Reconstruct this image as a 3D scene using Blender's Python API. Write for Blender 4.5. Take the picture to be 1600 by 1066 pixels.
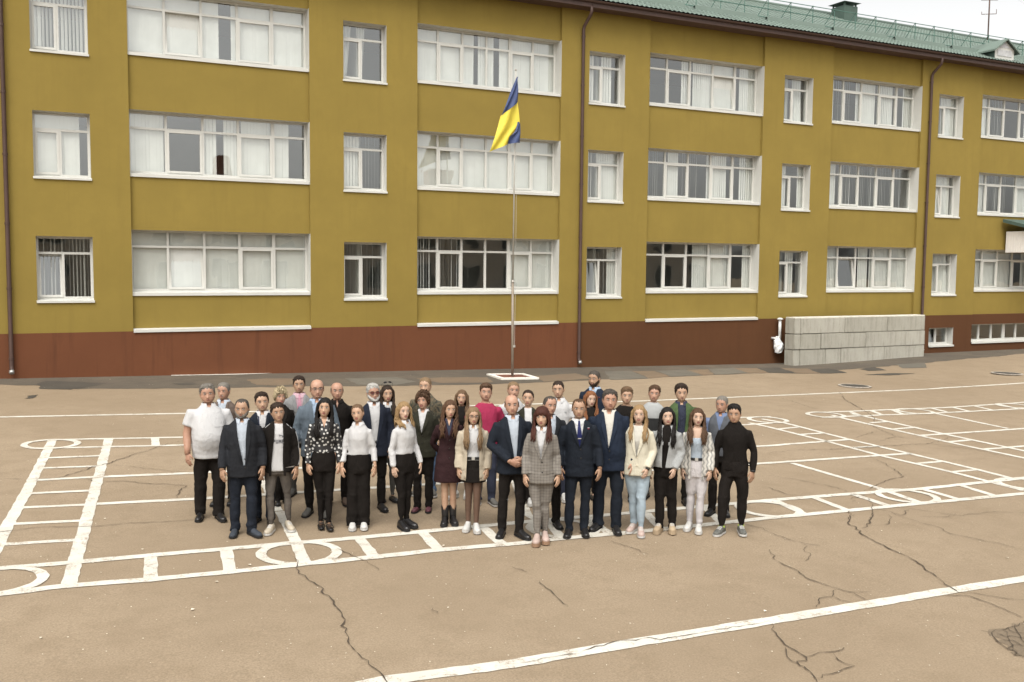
import bpy, bmesh, math, random
import numpy as np
from mathutils import Vector, Matrix
from mathutils.bvhtree import BVHTree

# ------------------------------------------------------------------ clearing
for o in list(bpy.data.objects):
    bpy.data.objects.remove(o, do_unlink=True)
scene = bpy.context.scene
COL = scene.collection
R = math.radians

# ------------------------------------------------------------------ camera
cam_d = bpy.data.cameras.new("camera")
cam = bpy.data.objects.new("camera", cam_d)
COL.objects.link(cam)
cam_d.sensor_width = 36.0
cam_d.lens = 1510.8 / 1600.0 * 36.0
cam_d.clip_start = 0.1
cam_d.clip_end = 2000.0
_yaw, _pitch, _roll = 0.4575797, 0.077661, 0.0093757
_f = Vector((math.sin(_yaw) * math.cos(_pitch), math.cos(_yaw) * math.cos(_pitch), -math.sin(_pitch)))
_r0 = Vector((math.cos(_yaw), -math.sin(_yaw), 0))
_u0 = _r0.cross(_f)
_r = _r0 * math.cos(_roll) + _u0 * math.sin(_roll)
_u = _u0 * math.cos(_roll) - _r0 * math.sin(_roll)
_m = Matrix((_r, _u, -_f)).transposed().to_4x4()
_m.translation = Vector((0, -28.798, 3.3213))
cam.matrix_world = _m
scene.camera = cam
CAM = Vector((0, -28.798, 3.3213))

# ------------------------------------------------------------------ world, sun, exposure
SUN_EL, SUN_AZ = R(58), R(215)          # azimuth clockwise from +Y
world = bpy.data.worlds.new("World")
scene.world = world
world.use_nodes = True
wn, wl = world.node_tree.nodes, world.node_tree.links
wn.clear()
w_out = wn.new("ShaderNodeOutputWorld")
w_bg = wn.new("ShaderNodeBackground")
w_sky = wn.new("ShaderNodeTexSky")
w_sky.sky_type = 'NISHITA'
w_sky.sun_disc = False
w_sky.sun_elevation = SUN_EL
w_sky.sun_rotation = SUN_AZ
w_sky.air_density = 1.0
w_sky.dust_density = 4.0
w_sky.ozone_density = 1.0
w_bw = wn.new("ShaderNodeRGBToBW")
w_tint = wn.new("ShaderNodeMix"); w_tint.data_type = 'RGBA'; w_tint.blend_type = 'MULTIPLY'
w_tint.inputs[0].default_value = 1.0
w_tint.inputs[7].default_value = (1.0, 0.985, 0.955, 1)
w_mix = wn.new("ShaderNodeMix"); w_mix.data_type = 'RGBA'
w_mix.inputs[0].default_value = 0.93        # overcast: nearly no blue left
wl.new(w_sky.outputs[0], w_bw.inputs[0])
wl.new(w_bw.outputs[0], w_tint.inputs[6])
wl.new(w_sky.outputs[0], w_mix.inputs[6])
wl.new(w_tint.outputs[2], w_mix.inputs[7])
wl.new(w_mix.outputs[2], w_bg.inputs[0])
w_bg.inputs[1].default_value = 0.15
wl.new(w_bg.outputs[0], w_out.inputs[0])

sun_d = bpy.data.lights.new("sun", 'SUN')
sun_d.energy = 0.5
sun_d.angle = R(35)
sun_d.color = (1.0, 0.95, 0.87)
sun = bpy.data.objects.new("sun", sun_d)
COL.objects.link(sun)
_sd = Vector((math.sin(SUN_AZ) * math.cos(SUN_EL), math.cos(SUN_AZ) * math.cos(SUN_EL), math.sin(SUN_EL)))
sun.rotation_euler = _sd.to_track_quat('Z', 'Y').to_euler()
sun.location = (0, -20, 40)

vs = scene.view_settings
vs.view_transform = 'Standard'
vs.look = 'None'
vs.exposure = 1.35
vs.gamma = 1.0
vs.use_curve_mapping = False
scene.render.engine = 'CYCLES'
scene.render.resolution_x, scene.render.resolution_y = 1024, 682

# ------------------------------------------------------------------ helpers
def s2l(c):
    c = c / 255.0
    return c / 12.92 if c <= 0.04045 else ((c + 0.055) / 1.055) ** 2.4
def rgb(r, g, b, k=1.0):
    return (s2l(r) * k, s2l(g) * k, s2l(b) * k)

def tag(o, label=None, cat=None, group=None, kind=None):
    if label: o["label"] = label
    if cat: o["category"] = cat
    if group: o["group"] = group
    if kind: o["kind"] = kind
    return o

def empty(name, loc=(0, 0, 0), rz=0.0, sc=1.0):
    o = bpy.data.objects.new(name, None)
    o.empty_display_size = 0.2
    COL.objects.link(o)
    o.location = loc
    o.rotation_euler = (0, 0, rz)
    o.scale = (sc, sc, sc)
    return o

class MB:
    """collects geometry, builds ONE mesh object"""
    def __init__(s):
        s.v, s.f, s.m = [], [], []
    def add(s, verts, faces, m=0):
        o = len(s.v)
        s.v.extend([tuple(map(float, p)) for p in verts])
        for f in faces:
            s.f.append([i + o for i in f]); s.m.append(m)
    def box(s, x0, x1, y0, y1, z0, z1, m=0):
        s.add([(x0, y0, z0), (x1, y0, z0), (x1, y1, z0), (x0, y1, z0), (x0, y0, z1), (x1, y0, z1), (x1, y1, z1), (x0, y1, z1)],
              [(0, 3, 2, 1), (4, 5, 6, 7), (0, 1, 5, 4), (1, 2, 6, 5), (2, 3, 7, 6), (3, 0, 4, 7)], m)
    def quad(s, a, b, c, d, m=0):
        s.add([a, b, c, d], [(0, 1, 2, 3)], m)
    def loft(s, rings, m=0, cap=True, closed=True):
        n = len(rings[0]); V = [p for r in rings for p in r]; F = []
        for i in range(len(rings) - 1):
            for j in range(n if closed else n - 1):
                k = (j + 1) % n
                F.append((i * n + j, i * n + k, (i + 1) * n + k, (i + 1) * n + j))
        if cap and closed:
            F.append(tuple(range(n - 1, -1, -1)))
            F.append(tuple((len(rings) - 1) * n + j for j in range(n)))
        s.add(V, F, m)
    def tube(s, path, rad, n=8, m=0, flat=None, cap=True):
        """tube along a path; rad a number or a list; flat = (a, b) squashes the section"""
        P = [Vector(p) for p in path]
        if not hasattr(rad, '__len__'): rad = [rad] * len(P)
        rings = []; ref = None
        for i, p in enumerate(P):
            t = (P[min(i + 1, len(P) - 1)] - P[max(i - 1, 0)])
            if t.length < 1e-9: t = Vector((0, 0, 1))
            t.normalize()
            if ref is None:
                ref = Vector((1, 0, 0)) if abs(t.x) < 0.9 else Vector((0, 1, 0))
            a = (ref - t * ref.dot(t))
            if a.length < 1e-6: a = t.orthogonal()
            a.normalize(); b = t.cross(a); ref = a
            fa, fb = flat if flat else (1, 1)
            rings.append([p + (a * math.cos(2 * math.pi * k / n) * fa + b * math.sin(2 * math.pi * k / n) * fb) * rad[i] for k in range(n)])
        s.loft(rings, m, cap)
    def ball(s, c, r, n=10, k=7, m=0):
        rings = []
        for i in range(1, k):
            a = math.pi * i / k
            rings.append([(c[0] + r[0] * math.sin(a) * math.cos(2 * math.pi * j / n), c[1] + r[1] * math.sin(a) * math.sin(2 * math.pi * j / n), c[2] - r[2] * math.cos(a)) for j in range(n)])
        s.loft(rings, m)
    def build(s, name, mats, parent=None, smooth=False):
        me = bpy.data.meshes.new(name)
        me.from_pydata(s.v, [], s.f)
        if not isinstance(mats, (list, tuple)): mats = [mats]
        for x in mats: me.materials.append(x)
        if len(mats) > 1:
            me.polygons.foreach_set("material_index", s.m)
        if smooth:
            me.polygons.foreach_set("use_smooth", [True] * len(s.f))
        me.update()
        o = bpy.data.objects.new(name, me)
        COL.objects.link(o)
        if parent: o.parent = parent
        return o

def copy_obj(o, parent=None, loc=None):
    c = o.copy(); COL.objects.link(c); c.parent = parent
    if loc is not None: c.location = loc
    return c

# ------------------------------------------------------------------ materials
_MC = {}
def N(nt, t, **kw):
    n = nt.nodes.new(t)
    for k, v in kw.items(): setattr(n, k, v)
    return n
def mixrgb(nt, fac, a, b, blend='MIX'):
    m = N(nt, "ShaderNodeMix", data_type='RGBA', blend_type=blend)
    for i, v in ((0, fac), (6, a), (7, b)):
        if isinstance(v, (int, float)): m.inputs[i].default_value = v
        elif isinstance(v, tuple): m.inputs[i].default_value = (v + (1,))[:4]
        else: nt.links.new(v, m.inputs[i])
    return m.outputs[2]
def math_n(nt, op, a, b=None, c=None):
    m = N(nt, "ShaderNodeMath", operation=op)
    for i, v in enumerate((a, b, c)):
        if v is None: continue
        if isinstance(v, (int, float)): m.inputs[i].default_value = v
        else: nt.links.new(v, m.inputs[i])
    return m.outputs[0]
def noise(nt, vec, scale, detail=4, rough=0.6, dist=0.0):
    n = N(nt, "ShaderNodeTexNoise")
    n.inputs['Scale'].default_value = scale; n.inputs['Detail'].default_value = detail
    n.inputs['Roughness'].default_value = rough; n.inputs['Distortion'].default_value = dist
    nt.links.new(vec, n.inputs['Vector'])
    return n.outputs['Fac']
def ramp(nt, fac, stops):
    r = N(nt, "ShaderNodeValToRGB")
    e = r.color_ramp.elements
    while len(e) < len(stops): e.new(0.5)
    for i, (p, c) in enumerate(stops):
        e[i].position = p
        e[i].color = (c, c, c, 1) if isinstance(c, (int, float)) else (tuple(c) + (1,))[:4]
    nt.links.new(fac, r.inputs[0])
    return r.outputs[0]
def new_mat(name):
    m = bpy.data.materials.new(name); m.use_nodes = True
    nt = m.node_tree; nt.nodes.clear()
    out = N(nt, "ShaderNodeOutputMaterial"); p = N(nt, "ShaderNodeBsdfPrincipled")
    nt.links.new(p.outputs[0], out.inputs[0])
    tc = N(nt, "ShaderNodeTexCoord")
    return m, nt, p, tc.outputs['Object'], out
def setc(nt, p, c):
    if isinstance(c, tuple): p.inputs['Base Color'].default_value = (c + (1,))[:4]
    else: nt.links.new(c, p.inputs['Base Color'])
def bump(nt, p, h, strength=0.3, dist=0.01):
    b = N(nt, "ShaderNodeBump")
    b.inputs['Strength'].default_value = strength; b.inputs['Distance'].default_value = dist
    nt.links.new(h, b.inputs['Height']); nt.links.new(b.outputs[0], p.inputs['Normal'])
def mat(name, col, rough=0.7, var=0.12, scale=5.0, bmp=0.0, bscale=60.0, bdist=0.004, metal=0.0, spec=0.35, sheen=0.0):
    if name in _MC: return _MC[name]
    m, nt, p, vec, out = new_mat(name)
    n = noise(nt, vec, scale)
    c = mixrgb(nt, ramp(nt, n, [(0.3, 0.0), (0.7, 1.0)]), tuple(x * (1 - var) for x in col), tuple(min(1, x * (1 + var)) for x in col))
    setc(nt, p, c)
    p.inputs['Roughness'].default_value = rough
    p.inputs['Metallic'].default_value = metal
    p.inputs['Specular IOR Level'].default_value = spec
    if sheen:
        p.inputs['Sheen Weight'].default_value = sheen
    if bmp:
        bump(nt, p, noise(nt, vec, bscale, 6, 0.7), bmp, bdist)
    _MC[name] = m
    return m

def zg(x, y):
    """height of the sloping yard"""
    z = 0.19 - 0.021 * min(x, 25.0) + 0.008 * max(-40.0, min(0.0, y))
    t = max(0.0, min(1.0, (x - 25) / 9)); t = t * t * (3 - 2 * t)
    return z + t * 0.13
LINES = [
    (0.14, [(-1.4, -6.7), (-0.72, -6.71), (2.77, -7.12), (7.83, -7.46), (14.06, -7.83), (21.84, -7.73), (25.77, -7.64), (30.01, -8.13)]),
    (0.12, [(0.18, -9.65), (2.33, -10.01), (14.82, -10.85), (15.72, -10.96)]),
    (0.12, [(-0.09, -10.43), (2.25, -10.81), (14.12, -11.78), (15.04, -11.75)]),
    (0.15, [(0.2, -9.68), (-0.2, -13.85), (-0.39, -15.6), (-0.59, -17.69)]),
    (0.15, [(1.13, -9.82), (0.46, -15.99), (0.22, -18.22)]),
    (0.11, [(0.11, -11.36), (0.91, -11.41)]),
    (0.11, [(0.02, -12.17), (0.8, -12.27)]),
    (0.11, [(-0.13, -13.9), (0.61, -13.98)]),
    (0.11, [(-0.22, -14.7), (0.53, -14.8)]),
    (0.11, [(-0.32, -15.53), (0.44, -15.63)]),
    (0.11, [(-0.4, -16.44), (0.36, -16.52)]),
    (0.13, [(-0.07, -13.03), (0.72, -13.07), (2.07, -13.22), (12.95, -14.04), (15.2, -13.96)]),
    (0.13, [(0.65, -14.8), (1.88, -14.93), (11.75, -15.42), (15.19, -15.54)]),
    (0.14, [(1.91, -9.99), (1.84, -10.7)]),
    (0.14, [(-0.77, -17.39), (-0.42, -17.39), (0.24, -17.42), (1.01, -17.44), (2.24, -17.49), (3.47, -17.55), (4.83, -17.56), (6.19, -17.58), (7.05, -17.63), (9.77, -17.69), (11.35, -17.79), (12.85, -17.9), (15.06, -17.88), (16.02, -17.86)]),
    (0.14, [(-0.72, -18.27), (-0.39, -18.26), (0.16, -18.22), (1.0, -18.31), (2.07, -18.35), (2.6, -18.34), (3.44, -18.37), (4.21, -18.36), (5.13, -18.44), (5.8, -18.43), (7.07, -18.5), (9.06, -18.52), (10.43, -18.58), (12.08, -18.63), (14.16, -18.71), (14.92, -18.73)]),
    (0.14, [(1.08, -17.45), (1.0, -18.3)]),
    (0.14, [(1.9, -17.49), (1.8, -18.32)]),
    (0.14, [(3.47, -17.58), (3.41, -18.34)]),
    (0.14, [(4.29, -17.57), (4.2, -18.36)]),
    (0.14, [(5.11, -17.64), (5.02, -18.35)]),
    (0.14, [(2.72, -17.45), (2.61, -18.32)]),
    (0.14, [(2.86, -16.0), (2.72, -17.45)]),
    (0.13, [(2.84, -15.96), (3.08, -13.79), (3.37, -10.74)]),
    (0.13, [(6.06, -17.64), (5.83, -18.43)]),
    (0.13, [(6.67, -17.61), (6.52, -18.43)]),
    (0.13, [(7.58, -17.71), (7.3, -18.45)]),
    (0.13, [(8.58, -17.71), (8.27, -18.49)]),
    (0.13, [(9.88, -17.71), (9.72, -18.53)]),
    (0.13, [(10.6, -17.78), (10.5, -18.57)]),
    (0.13, [(11.37, -17.8), (11.31, -18.59)]),
    (0.13, [(12.09, -17.81), (11.95, -18.62)]),
    (0.13, [(12.8, -17.91), (12.76, -18.64)]),
    (0.13, [(13.67, -17.91), (13.54, -18.69)]),
    (0.12, [(6.82, -15.0), (5.95, -17.25), (5.94, -17.84)]),
    (0.12, [(14.54, -11.56), (14.58, -12.16), (14.54, -13.96), (14.42, -15.51), (14.47, -17.09), (14.38, -18.55)]),
    (0.12, [(15.24, -11.18), (15.37, -11.79), (15.2, -13.96), (15.17, -15.53), (15.14, -17.08), (15.06, -17.88)]),
    (0.11, [(14.57, -12.47), (15.24, -12.39)]),
    (0.11, [(14.6, -13.19), (15.25, -13.17)]),
    (0.11, [(14.52, -14.72), (15.23, -14.75)]),
    (0.11, [(14.52, -16.32), (15.2, -16.32)]),
    (0.11, [(14.47, -17.09), (15.14, -17.08)]),
    (0.12, [(12.18, -15.56), (12.12, -17.75)]),
    (0.13, [(17.55, -10.71), (18.49, -10.77), (21.85, -10.92), (25.15, -10.74), (26.48, -10.79)]),
    (0.13, [(16.9, -11.38), (18.74, -11.48), (20.5, -11.61), (23.88, -11.66), (25.22, -11.66)]),
    (0.13, [(18.44, -10.76), (18.09, -11.52)]),
    (0.13, [(19.11, -10.82), (18.82, -11.51)]),
    (0.13, [(21.22, -10.94), (21.0, -11.63)]),
    (0.13, [(22.01, -10.96), (21.81, -11.61)]),
    (0.13, [(22.91, -10.88), (22.69, -11.6)]),
    (0.13, [(19.83, -10.88), (19.46, -11.56)]),
    (0.13, [(23.97, -10.82), (23.69, -11.61)]),
    (0.13, [(17.47, -11.16), (17.35, -11.69), (17.1, -14.93), (17.09, -16.59), (17.06, -17.27)]),
    (0.13, [(18.14, -11.12), (18.17, -11.44), (17.93, -13.96), (17.82, -16.06), (17.76, -16.79)]),
    (0.12, [(17.49, -12.36), (18.13, -12.34)]),
    (0.12, [(17.3, -13.23), (18.08, -13.17)]),
    (0.12, [(17.13, -14.83), (17.92, -14.78)]),
    (0.13, [(17.18, -14.04), (20.59, -14.05), (21.75, -14.04)]),
    (0.13, [(17.09, -15.67), (18.35, -15.68), (19.34, -15.7)]),
    (0.13, [(20.5, -11.61), (20.19, -13.94)]),
    (0.17, [(2.22, -21.58), (2.44, -21.56), (3.55, -21.65), (4.51, -21.64), (6.33, -21.66), (8.77, -21.67), (10.04, -21.7), (10.58, -21.72)]),
]
CIRCLES = [
    ((0.17, -10.09), 0.43),
    ((-0.44, -17.81), 0.43),
    ((2.65, -17.91), 0.43),
    ((6.07, -18.03), 0.43),
    ((9.42, -18.12), 0.43),
    ((12.13, -18.19), 0.43),
    ((14.87, -18.23), 0.43),
    ((15.29, -11.34), 0.43),
    ((17.33, -11.09), 0.43),
    ((20.26, -11.22), 0.43),
    ((24.15, -11.18), 0.43),
]
CRACKS = [
    (0.02, [(10.47, -18.63), (10.27, -18.85), (9.96, -19.1), (9.86, -19.37), (9.69, -19.6), (9.56, -20.02), (9.49, -20.26), (9.46, -20.57), (9.39, -20.75), (9.21, -21.04), (9.1, -21.31), (8.96, -21.58), (8.88, -21.77)]),
    (0.014, [(10.79, -18.75), (10.58, -18.96), (10.29, -19.18), (10.06, -19.36), (9.91, -19.39), (9.84, -19.57)]),
    (0.011, [(10.87, -18.97), (10.73, -19.15), (10.5, -19.34), (10.28, -19.37), (10.1, -19.34)]),
    (0.011, [(11.0, -18.96), (10.96, -19.23), (10.96, -19.47), (11.0, -19.73), (10.87, -20.02), (11.0, -20.39), (11.1, -20.66), (11.09, -20.94)]),
    (0.013, [(8.55, -19.11), (8.56, -19.43), (8.62, -19.68), (8.74, -19.84)]),
    (0.01, [(8.6, -19.71), (8.42, -19.9), (8.33, -20.12), (8.1, -20.27)]),
    (0.014, [(8.01, -19.75), (7.82, -20.03), (7.75, -20.27), (7.75, -20.46), (7.69, -20.68), (7.66, -20.91), (7.69, -21.12), (7.72, -21.27), (7.82, -21.36), (7.97, -21.4)]),
    (0.013, [(7.68, -21.2), (7.58, -21.25), (7.46, -21.36), (7.29, -21.35), (7.13, -21.49), (7.06, -21.54)]),
    (0.01, [(7.47, -21.37), (7.46, -21.47), (7.52, -21.57)]),
    (0.01, [(7.76, -21.37), (7.74, -21.52), (7.71, -21.64)]),
    (0.018, [(6.31, -21.74), (6.18, -21.94), (6.06, -22.2), (6.05, -22.34), (6.03, -22.5), (5.85, -22.62), (5.85, -22.68), (5.77, -22.9), (5.71, -22.99)]),
    (0.013, [(6.02, -22.25), (5.93, -22.36), (5.85, -22.52), (5.84, -22.63)]),
    (0.012, [(6.03, -22.5), (6.22, -22.46), (6.41, -22.5), (6.52, -22.46)]),
    (0.011, [(6.33, -22.51), (6.26, -22.65), (6.29, -22.81), (6.07, -22.85), (5.89, -22.84), (5.78, -22.88)]),
    (0.013, [(8.66, -21.77), (8.89, -21.88), (8.91, -22.15), (8.87, -22.37), (8.84, -22.55)]),
    (0.012, [(8.92, -21.76), (9.08, -21.93), (9.2, -22.08), (9.36, -22.2)]),
    (0.016, [(8.12, -22.64), (8.17, -22.72), (8.01, -22.91), (7.95, -23.05), (7.95, -23.13), (7.9, -23.25)]),
    (0.014, [(8.19, -22.71), (8.44, -22.69), (8.67, -22.65), (8.75, -22.63)]),
    (0.012, [(8.2, -22.73), (8.19, -22.86), (8.3, -22.9), (8.35, -22.96)]),
    (0.012, [(8.35, -22.7), (8.21, -22.86), (8.07, -23.02), (7.97, -23.14)]),
    (0.012, [(8.58, -22.66), (8.41, -22.82), (8.24, -23.01)]),
    (0.012, [(8.1, -22.86), (8.18, -22.94), (8.13, -23.08)]),
    (0.01, [(8.42, -22.71), (8.38, -22.8), (8.48, -22.87)]),
    (0.01, [(7.94, -23.05), (8.1, -23.01), (8.18, -23.06)]),
    (0.02, [(21.18, -7.69), (20.07, -8.99), (19.38, -10.07), (18.75, -11.06), (18.18, -11.83), (17.65, -12.31)]),
    (0.014, [(18.51, -7.97), (18.26, -8.89), (17.91, -9.86), (17.8, -10.54)]),
    (0.018, [(12.4, -14.68), (13.19, -14.58), (14.03, -14.75), (14.62, -14.75), (15.2, -14.78), (16.49, -14.85), (17.11, -14.65), (17.72, -14.42)]),
    (0.015, [(16.49, -14.85), (16.68, -15.09), (16.88, -15.69), (16.85, -16.77)]),
    (0.014, [(14.08, -15.59), (13.89, -16.08), (13.57, -16.63), (13.29, -17.09), (12.83, -17.2), (12.26, -17.45), (11.69, -17.74)]),
    (0.012, [(11.0, -16.29), (11.27, -16.76), (11.43, -17.24), (11.39, -17.69)]),
    (0.015, [(10.37, -17.01), (10.36, -17.24), (10.32, -17.5), (10.51, -17.68)]),
    (0.014, [(17.29, -12.45), (16.74, -13.52), (16.55, -14.09), (16.59, -14.4)]),
    (0.013, [(15.47, -13.88), (15.97, -13.62), (16.69, -13.3)]),
    (0.013, [(10.45, -18.63), (10.2, -18.92), (9.96, -19.1)]),
    (0.013, [(11.26, -18.3), (10.88, -18.68), (10.2, -19.28)]),
    (0.011, [(11.43, -18.72), (11.61, -19.03), (11.83, -19.35), (12.51, -19.39), (12.97, -19.58)]),
    (0.01, [(11.24, -19.21), (11.56, -19.35), (11.95, -19.25)]),
    (0.02, [(26.34, -5.09), (26.47, -6.3), (26.76, -7.31), (26.71, -8.51), (26.82, -9.53)]),
    (0.013, [(15.69, -14.33), (16.53, -13.98), (16.6, -13.7)]),
    (0.012, [(10.97, -18.2), (11.11, -18.04), (11.47, -17.94), (11.26, -18.3)]),
    (0.011, [(11.01, -18.63), (11.02, -19.06), (11.42, -18.82), (11.43, -18.72)]),
    (0.018, [(2.47, -17.66), (2.54, -17.92), (2.55, -18.15), (2.51, -18.39), (2.46, -18.66), (2.5, -18.85), (2.54, -19.09), (2.57, -19.46), (2.55, -19.8), (2.55, -19.98), (2.5, -20.23), (2.44, -20.59), (2.4, -20.85), (2.41, -21.0), (2.42, -21.22), (2.46, -21.39), (2.45, -21.57), (2.44, -21.69)]),
    (0.012, [(3.09, -17.89), (3.17, -18.15), (3.22, -18.36), (3.26, -18.57), (3.3, -18.74), (3.27, -18.88)]),
    (0.008, [(3.43, -20.14), (3.42, -20.28), (3.4, -20.36)]),
    (0.012, [(6.35, -18.75), (6.39, -18.98), (6.47, -19.19), (6.47, -19.4)]),
    (0.013, [(4.79, -19.8), (4.74, -20.03), (4.72, -20.28), (4.68, -20.52), (4.67, -20.62)]),
    (0.014, [(8.51, -18.68), (8.58, -18.87), (8.57, -19.08)]),
    (0.009, [(4.72, -19.27), (4.78, -19.38), (4.8, -19.51)]),
    (0.012, [(3.54, -21.67), (3.76, -21.68), (4.01, -21.66), (4.27, -21.63), (4.55, -21.58), (4.76, -21.57), (4.98, -21.6), (5.05, -21.68), (5.32, -21.68), (5.73, -21.67), (6.11, -21.69), (6.31, -21.68)]),
    (0.018, [(-0.63, -12.78), (-0.55, -12.81), (-0.17, -12.97), (0.24, -12.99), (0.54, -12.61), (0.79, -12.25), (0.98, -12.12), (1.4, -11.48), (1.75, -11.07), (2.06, -10.61), (2.28, -10.42)]),
    (0.016, [(0.52, -13.14), (0.72, -13.43), (1.12, -13.5), (1.36, -13.75), (1.7, -13.92), (1.91, -14.1), (1.81, -14.33), (1.67, -14.84)]),
    (0.012, [(1.0, -12.25), (1.35, -12.56), (1.68, -12.85), (2.01, -13.14), (2.33, -13.37)]),
    (0.015, [(-0.53, -15.89), (-0.46, -15.89), (-0.24, -15.85), (-0.03, -15.81), (0.38, -15.92), (0.63, -15.99), (0.93, -15.96), (1.15, -16.01), (1.49, -16.05), (1.72, -16.07), (2.11, -16.09)]),
]
STRIP = [(-1.76, -0.65), (-0.88, -1.23), (-0.08, -1.66), (0.85, -2.5), (2.03, -2.69), (3.55, -2.95), (4.97, -3.11), (6.49, -3.16), (8.79, -3.56), (11.53, -3.76), (14.19, -3.51), (16.13, -3.3), (19.87, -2.92), (22.75, -2.76), (26.76, -2.64), (30.45, -2.59), (35.59, -1.99), (40.33, -0.95)]
PATCHES = [
    ('dark', [(-0.02, -1.14), (0.22, -0.7), (0.98, -1.06), (1.57, -1.59), (1.32, -1.95), (0.7, -2.6), (0.02, -2.32)]),
    ('dark', [(3.18, -1.85), (3.7, -1.81), (3.8, -2.18), (3.39, -2.31)]),
    ('dark', [(-0.22, -3.59), (0.01, -3.41), (-0.15, -4.05), (-0.28, -4.02)]),
    ('brown', [(5.23, -1.45), (5.87, -1.26), (6.74, -1.43), (6.46, -2.58), (5.86, -2.89), (5.24, -2.62)]),
    ('mid', [(7.99, -1.67), (9.56, -1.64), (9.74, -2.79), (8.95, -3.38), (7.91, -3.17)]),
    ('brown', [(10.02, -2.05), (11.09, -1.93), (12.27, -2.15), (11.91, -3.38), (10.36, -3.22)]),
    ('brown', [(13.93, -2.11), (15.67, -1.7), (15.55, -3.11), (13.52, -3.54)]),
    ('mid', [(16.95, -1.36), (18.03, -1.35), (17.33, -3.44), (15.88, -3.51)]),
    ('brown', [(18.01, -1.44), (18.87, -1.49), (18.43, -3.03), (17.42, -3.38)]),
    ('mid', [(18.91, -1.5), (20.27, -1.32), (19.79, -3.0), (18.42, -3.12)]),
    ('brown', [(20.25, -1.42), (21.22, -1.38), (20.37, -2.83), (19.83, -3.01)]),
    ('mid', [(21.35, -1.29), (22.61, -1.07), (21.94, -2.62), (20.33, -2.91)]),
    ('brown', [(22.51, -1.27), (23.46, -1.32), (22.77, -2.76), (21.91, -2.71)]),
    ('dark', [(23.41, -1.42), (24.55, -1.27), (23.74, -3.13), (22.8, -2.77)]),
    ('brown', [(24.44, -1.47), (25.35, -1.92), (24.64, -3.3), (23.79, -3.14)]),
    ('dark', [(25.22, -2.08), (26.18, -2.15), (25.75, -3.45), (24.67, -3.3)]),
    ('dark', [(27.01, -2.77), (27.98, -2.61), (27.6, -3.5), (26.9, -3.36)]),
    ('mid', [(29.29, -2.41), (30.73, -2.5), (29.48, -3.66), (28.56, -3.37)]),
    ('dark', [(25.87, -4.11), (27.05, -4.16), (27.78, -4.63), (26.55, -4.61)]),
    ('worn', [(8.19, -22.71), (8.76, -22.63), (9.2, -22.67), (8.17, -23.38), (7.91, -23.24), (7.95, -23.05)]),
]
WHITE_STRIP = [(3.41, 0.07), (4.0, 0.31), (4.72, 0.29), (5.54, 0.28), (6.31, 0.32), (6.23, -0.03), (5.36, -0.21), (3.93, -0.19), (3.38, -0.17)]
# ------------------------------------------------------------------ surface materials
def asphalt_mat(name, c1, c2, c3, speck=0.55, big=0.35):
    m, nt, p, vec, out = new_mat(name)
    n1 = noise(nt, vec, big, 5, 0.62)
    n2 = noise(nt, vec, 2.3, 5, 0.65)
    n3 = noise(nt, vec, 55.0, 3, 0.7)
    base = mixrgb(nt, ramp(nt, n1, [(0.32, 0.0), (0.68, 1.0)]), c1, c2)
    base = mixrgb(nt, ramp(nt, n2, [(0.46, 0.0), (0.74, 0.75)]), base, c3)
    base = mixrgb(nt, 0.7, base, ramp(nt, n3, [(0.25, 0.28), (0.75, 0.72)]), 'OVERLAY')
    n4 = noise(nt, vec, 0.11, 4, 0.6)
    base = mixrgb(nt, ramp(nt, n4, [(0.42, 0.0), (0.62, 0.55)]), base, c3)
    vo = N(nt, "ShaderNodeTexVoronoi"); vo.inputs['Scale'].default_value = 42.0
    nt.links.new(vec, vo.inputs['Vector'])
    sp = math_n(nt, 'MULTIPLY', ramp(nt, vo.outputs['Distance'], [(0.0, 1.0), (0.16, 0.0)]), ramp(nt, noise(nt, vec, 9.0, 2), [(0.55, 0.0), (0.7, speck)]))
    base = mixrgb(nt, sp, base, (0.62, 0.56, 0.47))
    setc(nt, p, base)
    p.inputs['Roughness'].default_value = 0.92
    p.inputs['Specular IOR Level'].default_value = 0.2
    h = math_n(nt, 'ADD', n3, math_n(nt, 'MULTIPLY', noise(nt, vec, 140.0, 2), 0.7))
    bump(nt, p, h, 0.35, 0.006)
    return m
M_ASPH = asphalt_mat("tan_asphalt", (0.250, 0.192, 0.130), (0.286, 0.222, 0.152), (0.212, 0.160, 0.105))
M_GREY = asphalt_mat("grey_asphalt", (0.098, 0.083, 0.064), (0.138, 0.113, 0.084), (0.078, 0.067, 0.054), 0.3, 0.9)
M_PATCH = {'dark': asphalt_mat("dark_tar", (0.070, 0.062, 0.049), (0.098, 0.085, 0.067), (0.057, 0.051, 0.043), 0.15, 1.5),
           'mid': asphalt_mat("grey_patch_asphalt", (0.123, 0.111, 0.090), (0.156, 0.139, 0.109), (0.107, 0.098, 0.081), 0.2, 1.2),
           'brown': asphalt_mat("brown_patch_asphalt", (0.205, 0.141, 0.090), (0.164, 0.128, 0.085), (0.135, 0.102, 0.072), 0.5, 1.4),
           'worn': asphalt_mat("worn_asphalt", (0.184, 0.143, 0.098), (0.226, 0.171, 0.115), (0.143, 0.111, 0.078), 0.6, 1.6)}
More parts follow.
